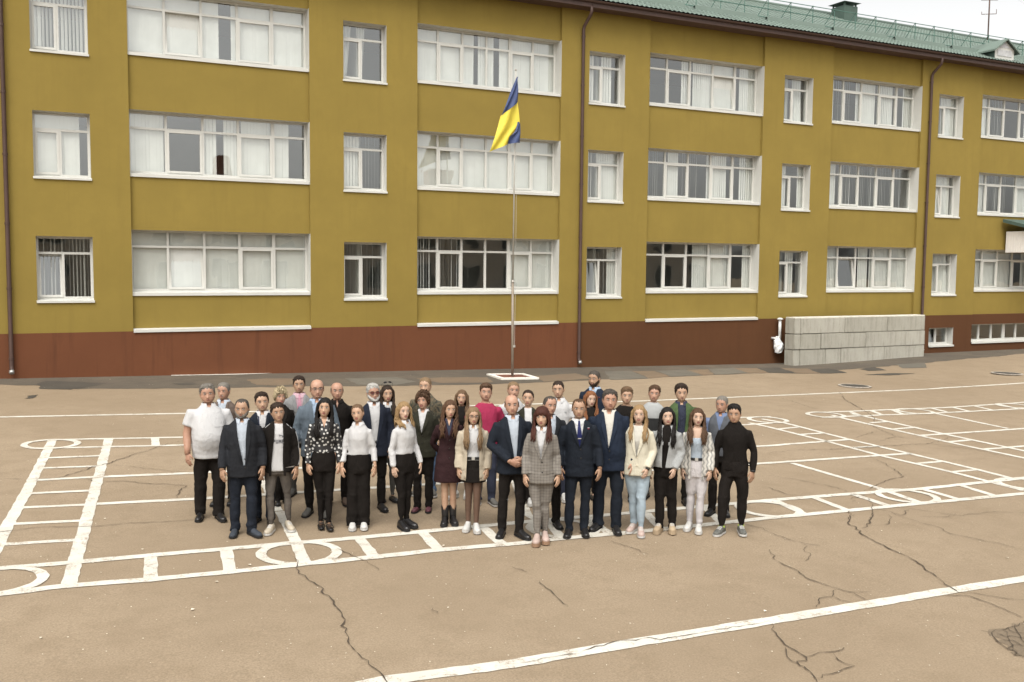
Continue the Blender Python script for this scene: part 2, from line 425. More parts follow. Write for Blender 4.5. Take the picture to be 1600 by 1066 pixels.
def paint_mat():
    m, nt, p, vec, out = new_mat("road_paint")
    n1 = noise(nt, vec, 5.5, 6, 0.72); n2 = noise(nt, vec, 38.0, 4, 0.75)
    w = math_n(nt, 'ADD', math_n(nt, 'MULTIPLY', n1, 0.55), math_n(nt, 'MULTIPLY', n2, 0.45))
    c = mixrgb(nt, ramp(nt, noise(nt, vec, 1.7, 3), [(0.3, 0.0), (0.7, 1.0)]), (0.50, 0.47, 0.405), (0.61, 0.585, 0.515))
    c = mixrgb(nt, ramp(nt, w, [(0.515, 0.0), (0.615, 0.85)]), c, (0.235, 0.18, 0.122))
    setc(nt, p, c); p.inputs['Roughness'].default_value = 0.8
    bump(nt, p, n2, 0.3, 0.004)
    return m
M_PAINT = paint_mat()
M_CRACK = mat("crack_dark", (0.070, 0.052, 0.036), 0.95, 0.3, 9.0)

def plaster(name, col, stain, streak=0.17):
    m, nt, p, vec, out = new_mat(name)
    n1 = noise(nt, vec, 0.55, 5, 0.6); n2 = noise(nt, vec, 3.2, 5, 0.65)
    mp = N(nt, "ShaderNodeMapping"); mp.inputs['Scale'].default_value = (3.0, 3.0, 0.25)
    nt.links.new(vec, mp.inputs[0])
    n3 = noise(nt, mp.outputs[0], 1.3, 4, 0.65)
    c = mixrgb(nt, ramp(nt, n1, [(0.3, 0.0), (0.7, 1.0)]), tuple(x * 0.92 for x in col), tuple(x * 1.07 for x in col))
    c = mixrgb(nt, ramp(nt, n2, [(0.45, 0.0), (0.8, 0.5)]), c, tuple(x * 0.91 for x in col))
    c = mixrgb(nt, ramp(nt, n3, [(0.52, 0.0), (0.78, streak * 4)]), c, stain)
    setc(nt, p, c); p.inputs['Roughness'].default_value = 0.9
    p.inputs['Specular IOR Level'].default_value = 0.2
    bump(nt, p, math_n(nt, 'ADD', noise(nt, vec, 45.0, 5, 0.75), math_n(nt, 'MULTIPLY', n2, 1.5)), 0.25, 0.006)
    return m
M_YEL = plaster("ochre_plaster", (0.220, 0.159, 0.038), (0.196, 0.140, 0.034))
M_PLR = plaster("red_brown_plinth_paint", (0.128, 0.0485, 0.0225), (0.092, 0.036, 0.018), 0.22)
M_PLB = plaster("dark_brown_plinth_paint", (0.087, 0.037, 0.0155), (0.07, 0.03, 0.013), 0.14)
M_WHITE = mat("white_upvc", (0.505, 0.50, 0.462), 0.38, 0.04, 2.0, spec=0.45)
M_REVEAL = mat("white_reveal_plaster", (0.49, 0.485, 0.45), 0.7, 0.05, 2.5)
M_SILL = mat("white_metal_sill", (0.505, 0.50, 0.462), 0.45, 0.06, 1.5)
M_BROWN = mat("brown_metal", (0.062, 0.035, 0.027), 0.5, 0.12, 3.0)
M_SOFF = mat("brown_soffit", (0.085, 0.05, 0.038), 0.7, 0.12, 1.4)
M_ROOF = mat("green_metal_tile", (0.125, 0.165, 0.138), 0.55, 0.16, 0.9, spec=0.5)
M_GREEN = mat("green_steel", (0.075, 0.15, 0.12), 0.5, 0.15, 3.0)
M_DKGREEN = mat("dark_green_sheet", (0.065, 0.10, 0.082), 0.6, 0.15, 2.0)
M_ROOM = mat("room_wall_paint", (0.42, 0.43, 0.38), 0.9, 0.1, 0.6)
M_ROOMF = mat("room_floor", (0.16, 0.10, 0.06), 0.7, 0.2, 1.0)
M_GASKET = mat("black_gasket", (0.03, 0.03, 0.03), 0.6, 0.1)

def glass_mat():
    m, nt, p, vec, out = new_mat("window_glass")
    nt.nodes.remove(p)
    tr = N(nt, "ShaderNodeBsdfTransparent"); tr.inputs[0].default_value = (0.97, 0.985, 0.975, 1)
    gl = N(nt, "ShaderNodeBsdfGlossy"); gl.inputs['Roughness'].default_value = 0.015
    gl.inputs[0].default_value = (0.95, 0.97, 0.96, 1)
    lw = N(nt, "ShaderNodeLayerWeight"); lw.inputs[0].default_value = 0.5      # Schlick, the same from both sides
    fr = math_n(nt, 'ADD', 0.17, math_n(nt, 'MULTIPLY', math_n(nt, 'POWER', lw.outputs['Facing'], 5.0), 0.90))
    b = N(nt, "ShaderNodeBump"); b.inputs['Strength'].default_value = 0.12; b.inputs['Distance'].default_value = 0.02
    tc = nt.nodes.new("ShaderNodeTexCoord")
    nt.links.new(noise(nt, tc.outputs['Object'], 1.6, 1, 0.4), b.inputs['Height'])
    nt.links.new(b.outputs[0], gl.inputs['Normal'])
    mx = N(nt, "ShaderNodeMixShader")
    nt.links.new(fr, mx.inputs[0]); nt.links.new(tr.outputs[0], mx.inputs[1]); nt.links.new(gl.outputs[0], mx.inputs[2])
    nt.links.new(mx.outputs[0], out.inputs[0])
    return m
M_GLASS = glass_mat()
def blind_mat():
    m, nt, p, vec, out = new_mat("blind_fabric")
    setc(nt, p, mixrgb(nt, ramp(nt, noise(nt, vec, 1.2, 3), [(0.3, 0.0), (0.7, 1.0)]), (0.53, 0.535, 0.50), (0.61, 0.615, 0.58)))
    p.inputs['Roughness'].default_value = 0.9
    return m
M_BLIND = blind_mat()
M_CONC = None

# ------------------------------------------------------------------ ground
def ground_sheet():
    xs = [-220, -120, -60, -30, -15] + [x for x in range(-8, 22, 3)] + [22 + .6 * k for k in range(24)] + [37, 42, 48] + [60, 90, 150, 260]
    ys = [-200, -120, -70, -45, -36] + [y for y in range(-32, 1, 4)] + [14, 40, 90, 200]
    V = [(x, y, zg(x, y)) for y in ys for x in xs]
    nx = len(xs)
    F = [(j * nx + i, j * nx + i + 1, (j + 1) * nx + i + 1, (j + 1) * nx + i) for j in range(len(ys) - 1) for i in range(nx - 1)]
    b = MB(); b.add(V, F)
    return b.build("ground", M_ASPH, smooth=True)
ground = ground_sheet()
tag(ground, "sloping school yard of tan asphalt", "ground", kind="structure")

rng = random.Random(7)
def strip_mesh(pts, w, dz, jit=0.0, closed=False, step=0.35, taper=False):
    P = [Vector((x, y, 0)) for x, y in pts]
    Q = []
    n = len(P)
    for i in range(n if closed else n - 1):
        a, b = P[i], P[(i + 1) % n]
        k = max(1, int((b - a).length / step))
        for j in range(k): Q.append(a.lerp(b, j / k))
    if not closed: Q.append(P[-1])
    V, F = [], []
    m = len(Q)
    for i, q in enumerate(Q):
        t = (Q[(i + 1) % m] if (closed or i < m - 1) else q) - (Q[i - 1] if (closed or i > 0) else q)
        t.normalize(); nn = Vector((-t.y, t.x, 0))
        ww = w * (0.35 + 0.65 * math.sin(math.pi * (i + 0.6) / (m + 0.2))) if taper else w
        a = q + nn * (ww / 2 + rng.uniform(-jit, jit)); b = q - nn * (ww / 2 + rng.uniform(-jit, jit))
        V += [(a.x, a.y, zg(a.x, a.y) + dz), (b.x, b.y, zg(b.x, b.y) + dz)]
    for i in range(m if closed else m - 1):
        k = (i + 1) % m
        F.append((2 * i, 2 * i + 1, 2 * k + 1, 2 * k))
    return V, F
for i, (w, pts) in enumerate(LINES):
    b = MB(); b.add(*strip_mesh(pts, w, 0.005 + 0.0004 * (i % 8), 0.008, step=0.12)); b.build("painted_line", M_PAINT, ground)
for (cx, cy), r in CIRCLES:
    pts = [(cx + r * math.cos(2 * math.pi * k / 40), cy + r * math.sin(2 * math.pi * k / 40)) for k in range(40)]
    b = MB(); b.add(*strip_mesh(pts, 0.115, 0.0095, 0.006, True, 0.1)); b.build("painted_circle", M_PAINT, ground)
for w, pts in CRACKS:
    P = [Vector((x, y)) for x, y in pts]; Q = []
    for a, c in zip(P, P[1:]):
        k = max(2, int((c - a).length / 0.07)); nn = Vector((-(c - a).y, (c - a).x)).normalized()
        for j in range(k):
            q = a.lerp(c, j / k) + nn * (rng.gauss(0, 0.016) if j else 0)
            Q.append((q.x, q.y))
    Q.append(tuple(P[-1]))
    b = MB(); b.add(*strip_mesh(Q, w * 0.76, 0.0125, w * 0.32, step=0.2, taper=True)); b.build("crack", M_CRACK, ground)
def sheet(name, pts, dz, m, parent, jit=0.0, sub=4):
    Q = []
    for i, a in enumerate(pts):
        c = pts[(i + 1) % len(pts)]
        for j in range(sub):
            t = j / sub
            Q.append((a[0] + (c[0] - a[0]) * t + rng.uniform(-jit, jit), a[1] + (c[1] - a[1]) * t + rng.uniform(-jit, jit)))
    b = MB(); b.add([(x, y, zg(x, y) + dz) for x, y in Q], [tuple(range(len(Q)))])
    return b.build(name, m, parent)
# grey strip along the wall
V, F = [], []
k = 0
for (a, c) in zip(STRIP, STRIP[1:]):
    n = max(2, int(abs(c[0] - a[0]) / 0.3))
    for j in range(n):
        t = j / n; x = a[0] + (c[0] - a[0]) * t; y = a[1] + (c[1] - a[1]) * t + rng.uniform(-0.07, 0.07)
        V += [(x, y, zg(x, y) + 0.004), (x, 0.02, zg(x, 0) + 0.004)]
F = [(2 * i, 2 * i + 2, 2 * i + 3, 2 * i + 1) for i in range(len(V) // 2 - 1)]
b = MB(); b.add(V, F); b.build("grey_asphalt_strip", M_GREY, ground)
for i, (kd, pts) in enumerate(PATCHES):
    sheet({'dark': 'dark_tar_patch', 'mid': 'grey_asphalt_patch', 'brown': 'brown_asphalt_patch', 'worn': 'worn_asphalt_patch'}[kd], pts, (0.0025 if kd == 'worn' else 0.008) + 0.0003 * (i % 5), M_PATCH[kd], ground, 0.06 if kd == 'worn' else 0.035, 6)
sheet("white_edging", WHITE_STRIP, 0.016, M_PAINT, ground, 0.02, 3)
# flecks of litter and grit
b = MB(); r2 = random.Random(3)
for i in range(1500):
    d = 5.5 + 26 * r2.random() ** 1.3; a = _yaw + R(r2.uniform(-30, 30))
    x, y = math.sin(a) * d, -28.8 + math.cos(a) * d
    if y > -0.6: continue
    s = r2.uniform(0.004, 0.011) * (1.0 if r2.random() < 0.93 else 2.2); t = r2.uniform(0, 3.14); h = zg(x, y) + 0.013
    e = s * r2.uniform(0.4, 1.0)
    b.add([(x + s * math.cos(t), y + s * math.sin(t), h), (x - e * math.sin(t), y + e * math.cos(t), h + 0.3 * s), (x - s * math.cos(t), y - s * math.sin(t), h), (x + e * math.sin(t), y - e * math.cos(t), h + 0.1 * s)], [(0, 1, 2, 3)])
lf = b.build("grit_flecks", mat("pale_grit", (0.60, 0.54, 0.43), 0.9, 0.4, 30.0), ground)
lf["kind"] = "stuff"

# ------------------------------------------------------------------ the school building
BAYS = [(2.41, 7.42, 5), (10.82, 15.93, 6), (19.46, 24.56, 5), (27.97, 32.84, 5), (36.45, 41.40, 5)]
SMALL = [(0.03, 1.42), (8.454, 9.81), (17.01, 18.43), (25.55, 26.96), (33.85, 35.31)]
PIL = [(-12.0, 2.41), (7.42, 10.82), (15.93, 19.46), (24.56, 27.97), (32.84, 36.45), (41.40, 52.0)]
ZL, ZS, ST = (2.385, 4.221), (2.21, 3.996), 3.3
ZP, ZT = 1.40, 11.90
BD = 0.11            # depth of the recessed bays
school = empty("school_building", (0, 0, 0))
tag(school, "long three storey ochre school building with white windows and green tiled roof", "building")

w = MB()
def rect(b, x0, x1, z0, z1, y, m=0):
    b.quad((x0, y, z0), (x1, y, z0), (x1, y, z1), (x0, y, z1), m)
for i, (a, c) in enumerate(PIL):
    hs = [s for s in SMALL if a < s[0] < c]
    if hs:
        s0, s1 = hs[0]
        rect(w, a, s0, ZP, ZT, 0); rect(w, s1, c, ZP, ZT, 0)
        zz = [ZP]
        for n in range(3): zz += [ZS[0] + n * ST, ZS[1] + n * ST]
        zz.append(ZT)
        for j in range(0, len(zz), 2): rect(w, s0, s1, zz[j], zz[j + 1], 0)
    else:
        rect(w, a, c, ZP, ZT, 0)
for a, c, n in BAYS:
    zz = [ZP]
    for k in range(3): zz += [ZL[0] + k * ST, ZL[1] + k * ST]
    zz.append(ZT)
    for j in range(0, len(zz), 2):
        rect(w, a, c, zz[j], zz[j + 1], BD)
        w.quad((a, 0, zz[j]), (a, BD, zz[j]), (a, BD, zz[j + 1]), (a, 0, zz[j + 1]))
        w.quad((c, BD, zz[j]), (c, 0, zz[j]), (c, 0, zz[j + 1]), (c, BD, zz[j + 1]))
w.build("wall", M_YEL, school)
# end walls and back so that the block is closed
e = MB()
e.quad((-12, 12, -1), (-12, 0, -1), (-12, 0, ZT), (-12, 12, ZT)); e.quad((52, 0, -1), (52, 12, -1), (52, 12, ZT), (52, 0, ZT)); e.quad((52, 12, -1), (-12, 12, -1), (-12, 12, ZT), (52, 12, ZT))
e.build("rear_wall", M_YEL, school)
# plinth, two paints; two basement openings in the dark one
BASE = [(33.80, 35.27, 0.06, 0.86), (36.42, 41.3, 0.14, 0.97)]
p = MB(); rect(p, -12, 16.70, -1.0, ZP, -0.004); p.build("plinth", M_PLR, school)
p = MB()
rect(p, 16.70, BASE[0][0], -1, ZP, -0.004); rect(p, BASE[0][1], BASE[1][0], -1, ZP, -0.004); rect(p, BASE[1][1], 52, -1, ZP, -0.004)
for x0, x1, z0, z1 in BASE:
    rect(p, x0, x1, -1, z0, -0.004); rect(p, x0, x1, z1, ZP, -0.004)
p.build("plinth", M_PLB, school)
for a, c, n in BAYS[:3]:
    f = MB()
    x0, x1 = a + 0.006, c - 0.006
    f.add([(x0, BD, 1.475), (x1, BD, 1.475), (x1, -0.045, 1.445), (x0, -0.045, 1.445), (x0, -0.045, 1.365), (x1, -0.045, 1.365), (x1, -0.006, 1.365), (x0, -0.006, 1.365)],
          [(0, 3, 2, 1), (3, 4, 5, 2), (4, 7, 6, 5), (0, 7, 4, 3), (1, 2, 5, 6)])
    f.build("plinth_flashing", M_SILL, school)
for a, c, n in BAYS[3:]:
    f = MB(); f.quad((a, -0.004, ZP), (c, -0.004, ZP), (c, BD, ZP + 0.004), (a, BD, ZP + 0.004)); f.build("plinth_ledge", M_PLB, school)
# rooms behind the windows
rm = MB()
rm.quad((-12, 5.5, 0), (52, 5.5, 0), (52, 5.5, ZT), (-12, 5.5, ZT))
for x in [-12, 2.0, 9.1, 17.7, 26.2, 34.6, 43, 52]:
    rm.box(x - 0.06, x + 0.06, 0.62, 5.49, 0, ZT)
for k in range(4):
    z = 1.15 + ST * k
    rm.box(-12, 52, 0.60, 5.48, z - 0.12, z + 0.10, 1)
rm.build("interior_rooms", [M_ROOM, M_ROOMF], school)

# ---- windows
wr = random.Random(11)
def slats(b, x0, x1, z0, z1, y, mode, rr):
    """vertical blind slats: c closed, h half open, o open"""
    pitch = 0.088
    n = max(1, int((x1 - x0) / pitch))
    for i in range(n):
        cx = x0 + (i + 0.5) * (x1 - x0) / n
        a = {'c': R(rr.gauss(8, 2.2)), 'h': R(rr.gauss(48, 9)), 'o': R(rr.gauss(72, 7))}[mode]
        hw = 0.048
        dx, dy = hw * math.cos(a), hw * math.sin(a)
        zb = z0 + rr.uniform(0, 0.02); dd = rr.gauss(0, 0.003)
        b.add([(cx - dx, y - dy, zb), (cx + dx + dd, y + dy, zb), (cx + dx, y + dy, z1), (cx - dx, y - dy, z1)], [(0, 1, 2, 3)])
def curtain(b, x0, x1, z0, z1, y, rr, spread=0.0):
    n = 22; V = []
    for i in range(n + 1):
        t = i / n
        V += [(x0 + (x1 - x0) * t, y + 0.04 * math.sin(t * 19 + 1), z1), (x0 + (x1 - x0) * t * (1 - spread), y + 0.05 * math.sin(t * 17), z0)]
    b.add(V, [(2 * i, 2 * i + 1, 2 * i + 3, 2 * i + 2) for i in range(n)])
def bar(b, x0, x1, y0, y1, z0, z1): b.box(x0, x1, y0, y1, z0, z1)
def window(x0, x1, z0, z1, yo, yf, cols, blinds, tilt=(), name="window", small=False, sill_h=0.10):
    """yo: outer face, yf: frame face; the reveal carries frame, sashes, panes, sill and blind"""
    rv = MB()
    yi = yf + 0.20
    zs = z0 + sill_h
    yt = yo if small else BD
    rv.quad((x0, 0, z0), (x0, 0, z1), (x0, yi, z1), (x0, yi, z0)); rv.quad((x1, 0, z1), (x1, 0, z0), (x1, yi, z0), (x1, yi, z1))
    rv.quad((x0, yt, z1), (x1, yt, z1), (x1, yi, z1), (x0, yi, z1)); rv.quad((x0, yi, zs), (x1, yi, zs), (x1, yf + 0.07, zs), (x0, yf + 0.07, zs))
    rv.quad((x0, yi, z0 - 0.8), (x1, yi, z0 - 0.8), (x1, yi, zs), (x0, yi, zs))
    win = rv.build(name, M_REVEAL, school)
    # drip sill
    s = MB(); ys = yt - 0.045
    e0, e1 = (x0 - 0.02, x1 + 0.02) if small else (x0 + 0.004, x1 - 0.004)
    V = [(x0, yf, zs), (x1, yf, zs), (x1, yt - 0.003, zs - 0.035), (x0, yt - 0.003, zs - 0.035)]
    s.add(V, [(0, 3, 2, 1)])
    s.add([(e0, yt - 0.003, zs - 0.035), (e1, yt - 0.003, zs - 0.035), (e1, ys, zs - 0.045), (e0, ys, zs - 0.045), (e1, ys, z0), (e0, ys, z0), (e1, yt - 0.006, z0), (e0, yt - 0.006, z0)],
          [(0, 3, 2, 1), (3, 5, 4, 2), (5, 7, 6, 4), (0, 7, 5, 3), (1, 2, 4, 6)])
    s.build("sill", M_SILL, win)
    fw, d0, d1 = 0.058, yf, yf + 0.07
    zt = zs + (z1 - zs) * 0.735
    fr = MB()
    bar(fr, x0, x0 + fw, d0, d1, zs, z1); bar(fr, x1 - fw, x1, d0, d1, zs, z1)
    bar(fr, x0 + fw, x1 - fw, d0 + 0.002, d1, zs, zs + fw); bar(fr, x0 + fw, x1 - fw, d0 + 0.002, d1, z1 - fw, z1)
    bar(fr, x0 + fw, x1 - fw, d0 + 0.003, d1, zt - 0.032, zt + 0.032)
    edges = [x0 + (x1 - x0) * c for c in cols]
    for ci, xm in enumerate(edges[1:-1]):
        hw = 0.048 if (not small and ci == len(edges) // 2 - 0 and len(edges) > 5) else 0.034
        if small:
            bar(fr, xm - hw, xm + hw, d0 + 0.001, d1, zs + fw, zt - 0.032)
        else:
            bar(fr, xm - hw, xm + hw, d0 + 0.001, d1, zs + fw, zt - 0.032); bar(fr, xm - hw, xm + hw, d0 + 0.001, d1, zt + 0.032, z1 - fw)
    fr.build("frame", M_WHITE, win)
    nc = len(edges) - 1
    sash_cols = [0] if small else ([1, 3] if nc == 5 else [1, 4])
    def pane(a, c, zb, ztop, tl=0.0):
        g = MB(); y = yf + 0.035
        ty = wr.gauss(0, 0.0018)
        sh = math.sin(tl) * (ztop - zb)
        g.quad((a, y, zb), (c, y + ty, zb), (c, y + ty + sh, ztop), (a, y + sh + wr.gauss(0, 0.0015), ztop))
        g.build("pane", M_GLASS, win)
    for i in range(nc):
        a = edges[i] + (fw if i == 0 else 0.034); c = edges[i + 1] - (fw if i == nc - 1 else 0.034)
        zb, ztop = zs + fw, zt - 0.032
        if i in sash_cols:
            tl = R(7.5) if i in tilt else 0.0
            sb = MB(); q = 0.048
            # sash frame proud of the fixed one, hinged at its lower edge
            def P(x, y, z):
                return (x, yf - 0.014 + y + math.sin(tl) * (z - zb), zb + (z - zb) * math.cos(tl))
            def sbx(xa, xb, za, zc):
                vv = [P(xa, 0, za), P(xb, 0, za), P(xb, 0.07, za), P(xa, 0.07, za), P(xa, 0, zc), P(xb, 0, zc), P(xb, 0.07, zc), P(xa, 0.07, zc)]
                sb.add(vv, [(0, 3, 2, 1), (4, 5, 6, 7), (0, 1, 5, 4), (1, 2, 6, 5), (2, 3, 7, 6), (3, 0, 4, 7)])
            sbx(a - 0.012, a + q, zb - 0.012, ztop + 0.012); sbx(c - q, c + 0.012, zb - 0.012, ztop + 0.012)
            sbx(a + q, c - q, zb - 0.012, zb + q); sbx(a + q, c - q, ztop - q, ztop + 0.012)
            sb.build("sash", M_WHITE, win)
            pane(a + q, c - q, zb + q, ztop - q, tl)
        else:
            pane(a, c, zb, ztop)
        if not small:
            pane(a, c, zt + 0.032, z1 - fw)
    if small:
        pane(x0 + fw, x1 - fw, zt + 0.032, z1 - fw)
    bl = MB()
    for u0, u1, md in blinds:
        xa, xb = x0 + (x1 - x0) * u0, x0 + (x1 - x0) * u1
        if md == 'k': curtain(bl, xa, xb, zs + 0.02, z1, yf + 0.22, wr, 0.45)
        elif md == 'K': curtain(bl, xa, xb, zs + 0.02, z1, yf + 0.22, wr, 0.0)
        else: slats(bl, xa, xb, zs + 0.03, z1 - 0.02, yf + 0.13, md, wr)
    if bl.v: bl.build("blind", M_BLIND, win)
    return win
def eqc(n): return [i / n for i in range(n + 1)]
BL = {(0, 0): [(0, 1, 'c')], (0, 1): [(0, .19, 'c'), (.40, .48, 'c'), (.52, .60, 'c'), (.62, .90, 'c')], (0, 2): [(0, .5, 'c'), (.57, 1, 'c')],
      (1, 0): [(0, .13, 'h'), (.17, .32, 'o'), (.67, 1, 'c')], (1, 1): [(0, 1, 'c')], (1, 2): [(0, .42, 'c'), (.45, .56, 'c'), (.6, 1, 'c')],
      (2, 0): [(.47, .62, 'c'), (.62, .82, 'c'), (.93, 1, 'c')], (2, 1): [(0, .16, 'o'), (.24, .33, 'c'), (.36, .5, 'h'), (.58, .76, 'c'), (.88, 1, 'c')], (2, 2): [(.34, .42, 'c'), (.44, .82, 'c'), (.86, 1, 'c')],
      (3, 0): [(0, .22, 'c'), (.45, .56, 'c'), (.58, 1, 'c')], (3, 1): [(0, .17, 'c'), (.19, .5, 'h'), (.52, .74, 'h'), (.76, 1, 'h')], (3, 2): [(0, .12, 'c'), (.14, .3, 'h'), (.36, .58, 'c'), (.6, .78, 'c'), (.9, 1, 'c')],
      (4, 0): [(0, .6, 'c'), (.75, 1, 'c')], (4, 1): [(0, .2, 'c'), (.22, .5, 'h'), (.6, 1, 'c')], (4, 2): [(0, .2, 'c'), (.24, .4, 'h'), (.7, 1, 'c')]}
TL = {(0, 0): (1,), (0, 2): (1,), (2, 2): (3,), (3, 0): (1,)}
for i, (a, c, n) in enumerate(BAYS):
    for k in range(3):
        window(a, c, ZL[0] + k * ST, ZL[1] + k * ST, BD, 0.43, eqc(n), BL[(i, k)], TL.get((i, k), ()), sill_h=0.13)
BS = {(0, 0): [(.1, .95, 'o')], (0, 1): [(0, .82, 'c')], (0, 2): [(0, 1, 'h')], (1, 0): [(0, 1, 'o')], (1, 1): [(0, .45, 'c'), (.5, 1, 'o')], (1, 2): [(0, .3, 'k'), (.42, .62, 'k')],
      (2, 0): [(0, .3, 'h'), (.4, .7, 'o'), (.75, 1, 'c')], (2, 1): [(0, .3, 'h'), (.4, 1, 'c')], (2, 2): [(0, .3, 'c'), (.5, .8, 'c')],
      (3, 0): [(.45, .75, 'c')], (3, 1): [(0, .4, 'c'), (.8, 1, 'c')], (3, 2): [(0, .2, 'k'), (.6, .9, 'K')], (4, 0): [(.4, 1, 'K')], (4, 1): [(.35, .9, 'c')], (4, 2): [(.4, .95, 'c')]}
for i, (a, c) in enumerate(SMALL):
    for k in range(3):
        window(a, c, ZS[0] + k * ST, ZS[1] + k * ST, 0.0, 0.30, [0, 0.47, 1], BS[(i, k)], (0,) if (i, k) in ((2, 0), (0, 0), (4, 1)) else (), small=True, sill_h=0.10)
# basement windows
def low_window(x0, x1, z0, z1, n, tilt):
    rv = MB(); yf = 0.28
    rv.quad((x0, -0.003, z0), (x0, -0.003, z1), (x0, 0.5, z1), (x0, 0.5, z0)); rv.quad((x1, -0.003, z1), (x1, -0.003, z0), (x1, 0.5, z0), (x1, 0.5, z1))
    rv.quad((x0, -0.003, z1), (x1, -0.003, z1), (x1, 0.5, z1), (x0, 0.5, z1))
    win = rv.build("basement_window", M_REVEAL, school)
    s = MB(); s.add([(x0, yf, z0 + 0.1), (x1, yf, z0 + 0.1), (x1 + 0.03, -0.06, z0 + 0.06), (x0 - 0.03, -0.06, z0 + 0.06), (x1 + 0.03, -0.06, z0 - 0.01), (x0 - 0.03, -0.06, z0 - 0.01)], [(0, 3, 2, 1), (3, 5, 4, 2)])
    s.build("sill", M_SILL, win)
    f = MB(); zb = z0 + 0.1
    f.box(x0, x1, yf, yf + 0.06, zb, zb + 0.06); f.box(x0, x1, yf, yf + 0.06, z1 - 0.06, z1 - 0.001)
    for i in range(n + 1):
        xm = x0 + (x1 - x0) * i / n; xm = min(max(xm, x0 + 0.06), x1 - 0.06); hw = 0.09 if i in (0, 3) and n > 2 else 0.05
        f.box(xm - hw, xm + hw, yf - 0.002, yf + 0.06, zb + 0.06, z1 - 0.06)
    f.build("frame", M_WHITE, win)
    for i in range(n):
        g = MB(); a, c = x0 + (x1 - x0) * i / n + 0.05, x0 + (x1 - x0) * (i + 1) / n - 0.05
        dy = 0.14 if (tilt and i == 0) else 0
        g.quad((a, yf + 0.03, zb + 0.05), (c, yf + 0.03, zb + 0.05), (c, yf + 0.03 + dy, z1 - 0.05), (a, yf + 0.03 + dy, z1 - 0.05)); g.build("pane", M_GLASS, win)
low_window(*BASE[0], 2, True); low_window(*BASE[1], 6, False)

# ---- downpipes
for px in (-0.63, 16.70, 33.25):
    d = MB(); y = -0.10; zb = zg(px, 0) + 0.22
    d.tube([(px, y - 0.10, zb - 0.05), (px, y - 0.02, zb + 0.05), (px, y, zb + 0.14), (px, y, 11.25), (px + 0.02, y - 0.03, 11.36), (px + 0.06, -0.46, 11.66), (px + 0.06, -0.50, 11.74), (px + 0.06, -0.50, 11.96)], 0.055, 12)
    dp = d.build("downpipe", M_BROWN, school, True)
    for z in (zb + 0.32, 2.6, 4.3, 6.1, 7.7, 9.4, 11.0):
        q = MB(); q.tube([(px, y, z - 0.03), (px, y, z + 0.03)], 0.067, 12); q.box(px - 0.015, px + 0.015, y, -0.001, z - 0.012, z + 0.012); q.build("pipe_clamp", M_BROWN, dp)
    q = MB(); q.tube([(px, y - 0.115, zb - 0.06), (px, y - 0.07, zb + 0.01)], 0.063, 12); q.build("outlet_collar", mat("galvanised_steel", (0.45, 0.45, 0.43), 0.4, 0.1, 5, metal=0.7), dp, True)

# ---- eaves and roof
EY, EZ, SL = -0.56, 12.14, math.tan(R(24.4))
RY = 6.0
f = MB()
f.quad((-12, EY + 0.05, 11.905), (52, EY + 0.05, 11.905), (52, 0.14, 11.895), (-12, 0.14, 11.895)); f.build("soffit", M_SOFF, school)
f = MB(); f.box(-12, 52, EY + 0.02, EY + 0.05, 11.88, 12.10); f.build("fascia", M_BROWN, school)
f = MB()
gx = [-12, 52]
rings = [[(x, EY - 0.03 + 0.065 * math.cos(a), 12.08 + 0.06 * math.sin(a)) for a in [math.pi + math.pi * k / 8 for k in range(9)]] for x in gx]
f.loft(rings, closed=False); f.build("gutter", M_BROWN, school, True)
# wavy metal tiles, stepped every 0.35 m
def tiles(x0, x1, dx):
    xs = np.arange(x0, x1, dx); rows = []
    y = EY - 0.06; step = 0.36; cs = math.cos(R(24.4))
    nrow = int((RY - y) / (step * cs)) + 1
    for j in range(nrow):
        ya, yb = y + j * step * cs, min(RY, y + (j + 1) * step * cs)
        for yy, lift in ((ya, 0.030), (ya + (yb - ya) * 0.55, 0.012), (yb, 0.0)):
            rows.append((yy, EZ + (yy - EY) * SL + lift))
    wv = 0.019 * (np.sin(2 * np.pi * xs / 0.19))
    V = []
    for yy, zz in rows:
        V.append(np.stack([xs, np.full_like(xs, yy), zz + wv], 1))
    V = np.concatenate(V); n = len(xs)
    idx = np.arange(n - 1)
    F = np.concatenate([np.stack([j * n + idx, j * n + idx + 1, (j + 1) * n + idx + 1, (j + 1) * n + idx], 1) for j in range(len(rows) - 1)])
    b = MB(); b.v = V.tolist(); b.f = F.tolist(); b.m = [0] * len(b.f)
    o = b.build("roof_tiles", M_ROOF, school); o["kind"] = "stuff"
    return o
tiles(-12, 52, 0.0475)
f = MB()
f.quad((52, RY, EZ + (RY - EY) * SL), (-12, RY, EZ + (RY - EY) * SL), (-12, 12.6, 12.0), (52, 12.6, 12.0)); f.build("rear_roof", M_ROOF, school)
f = MB(); f.tube([(-12, RY, EZ + (RY - EY) * SL + 0.02), (52, RY, EZ + (RY - EY) * SL + 0.02)], 0.09, 8); f.build("ridge_cap", M_ROOF, school, True)
def roofz(y): return EZ + (y - EY) * SL
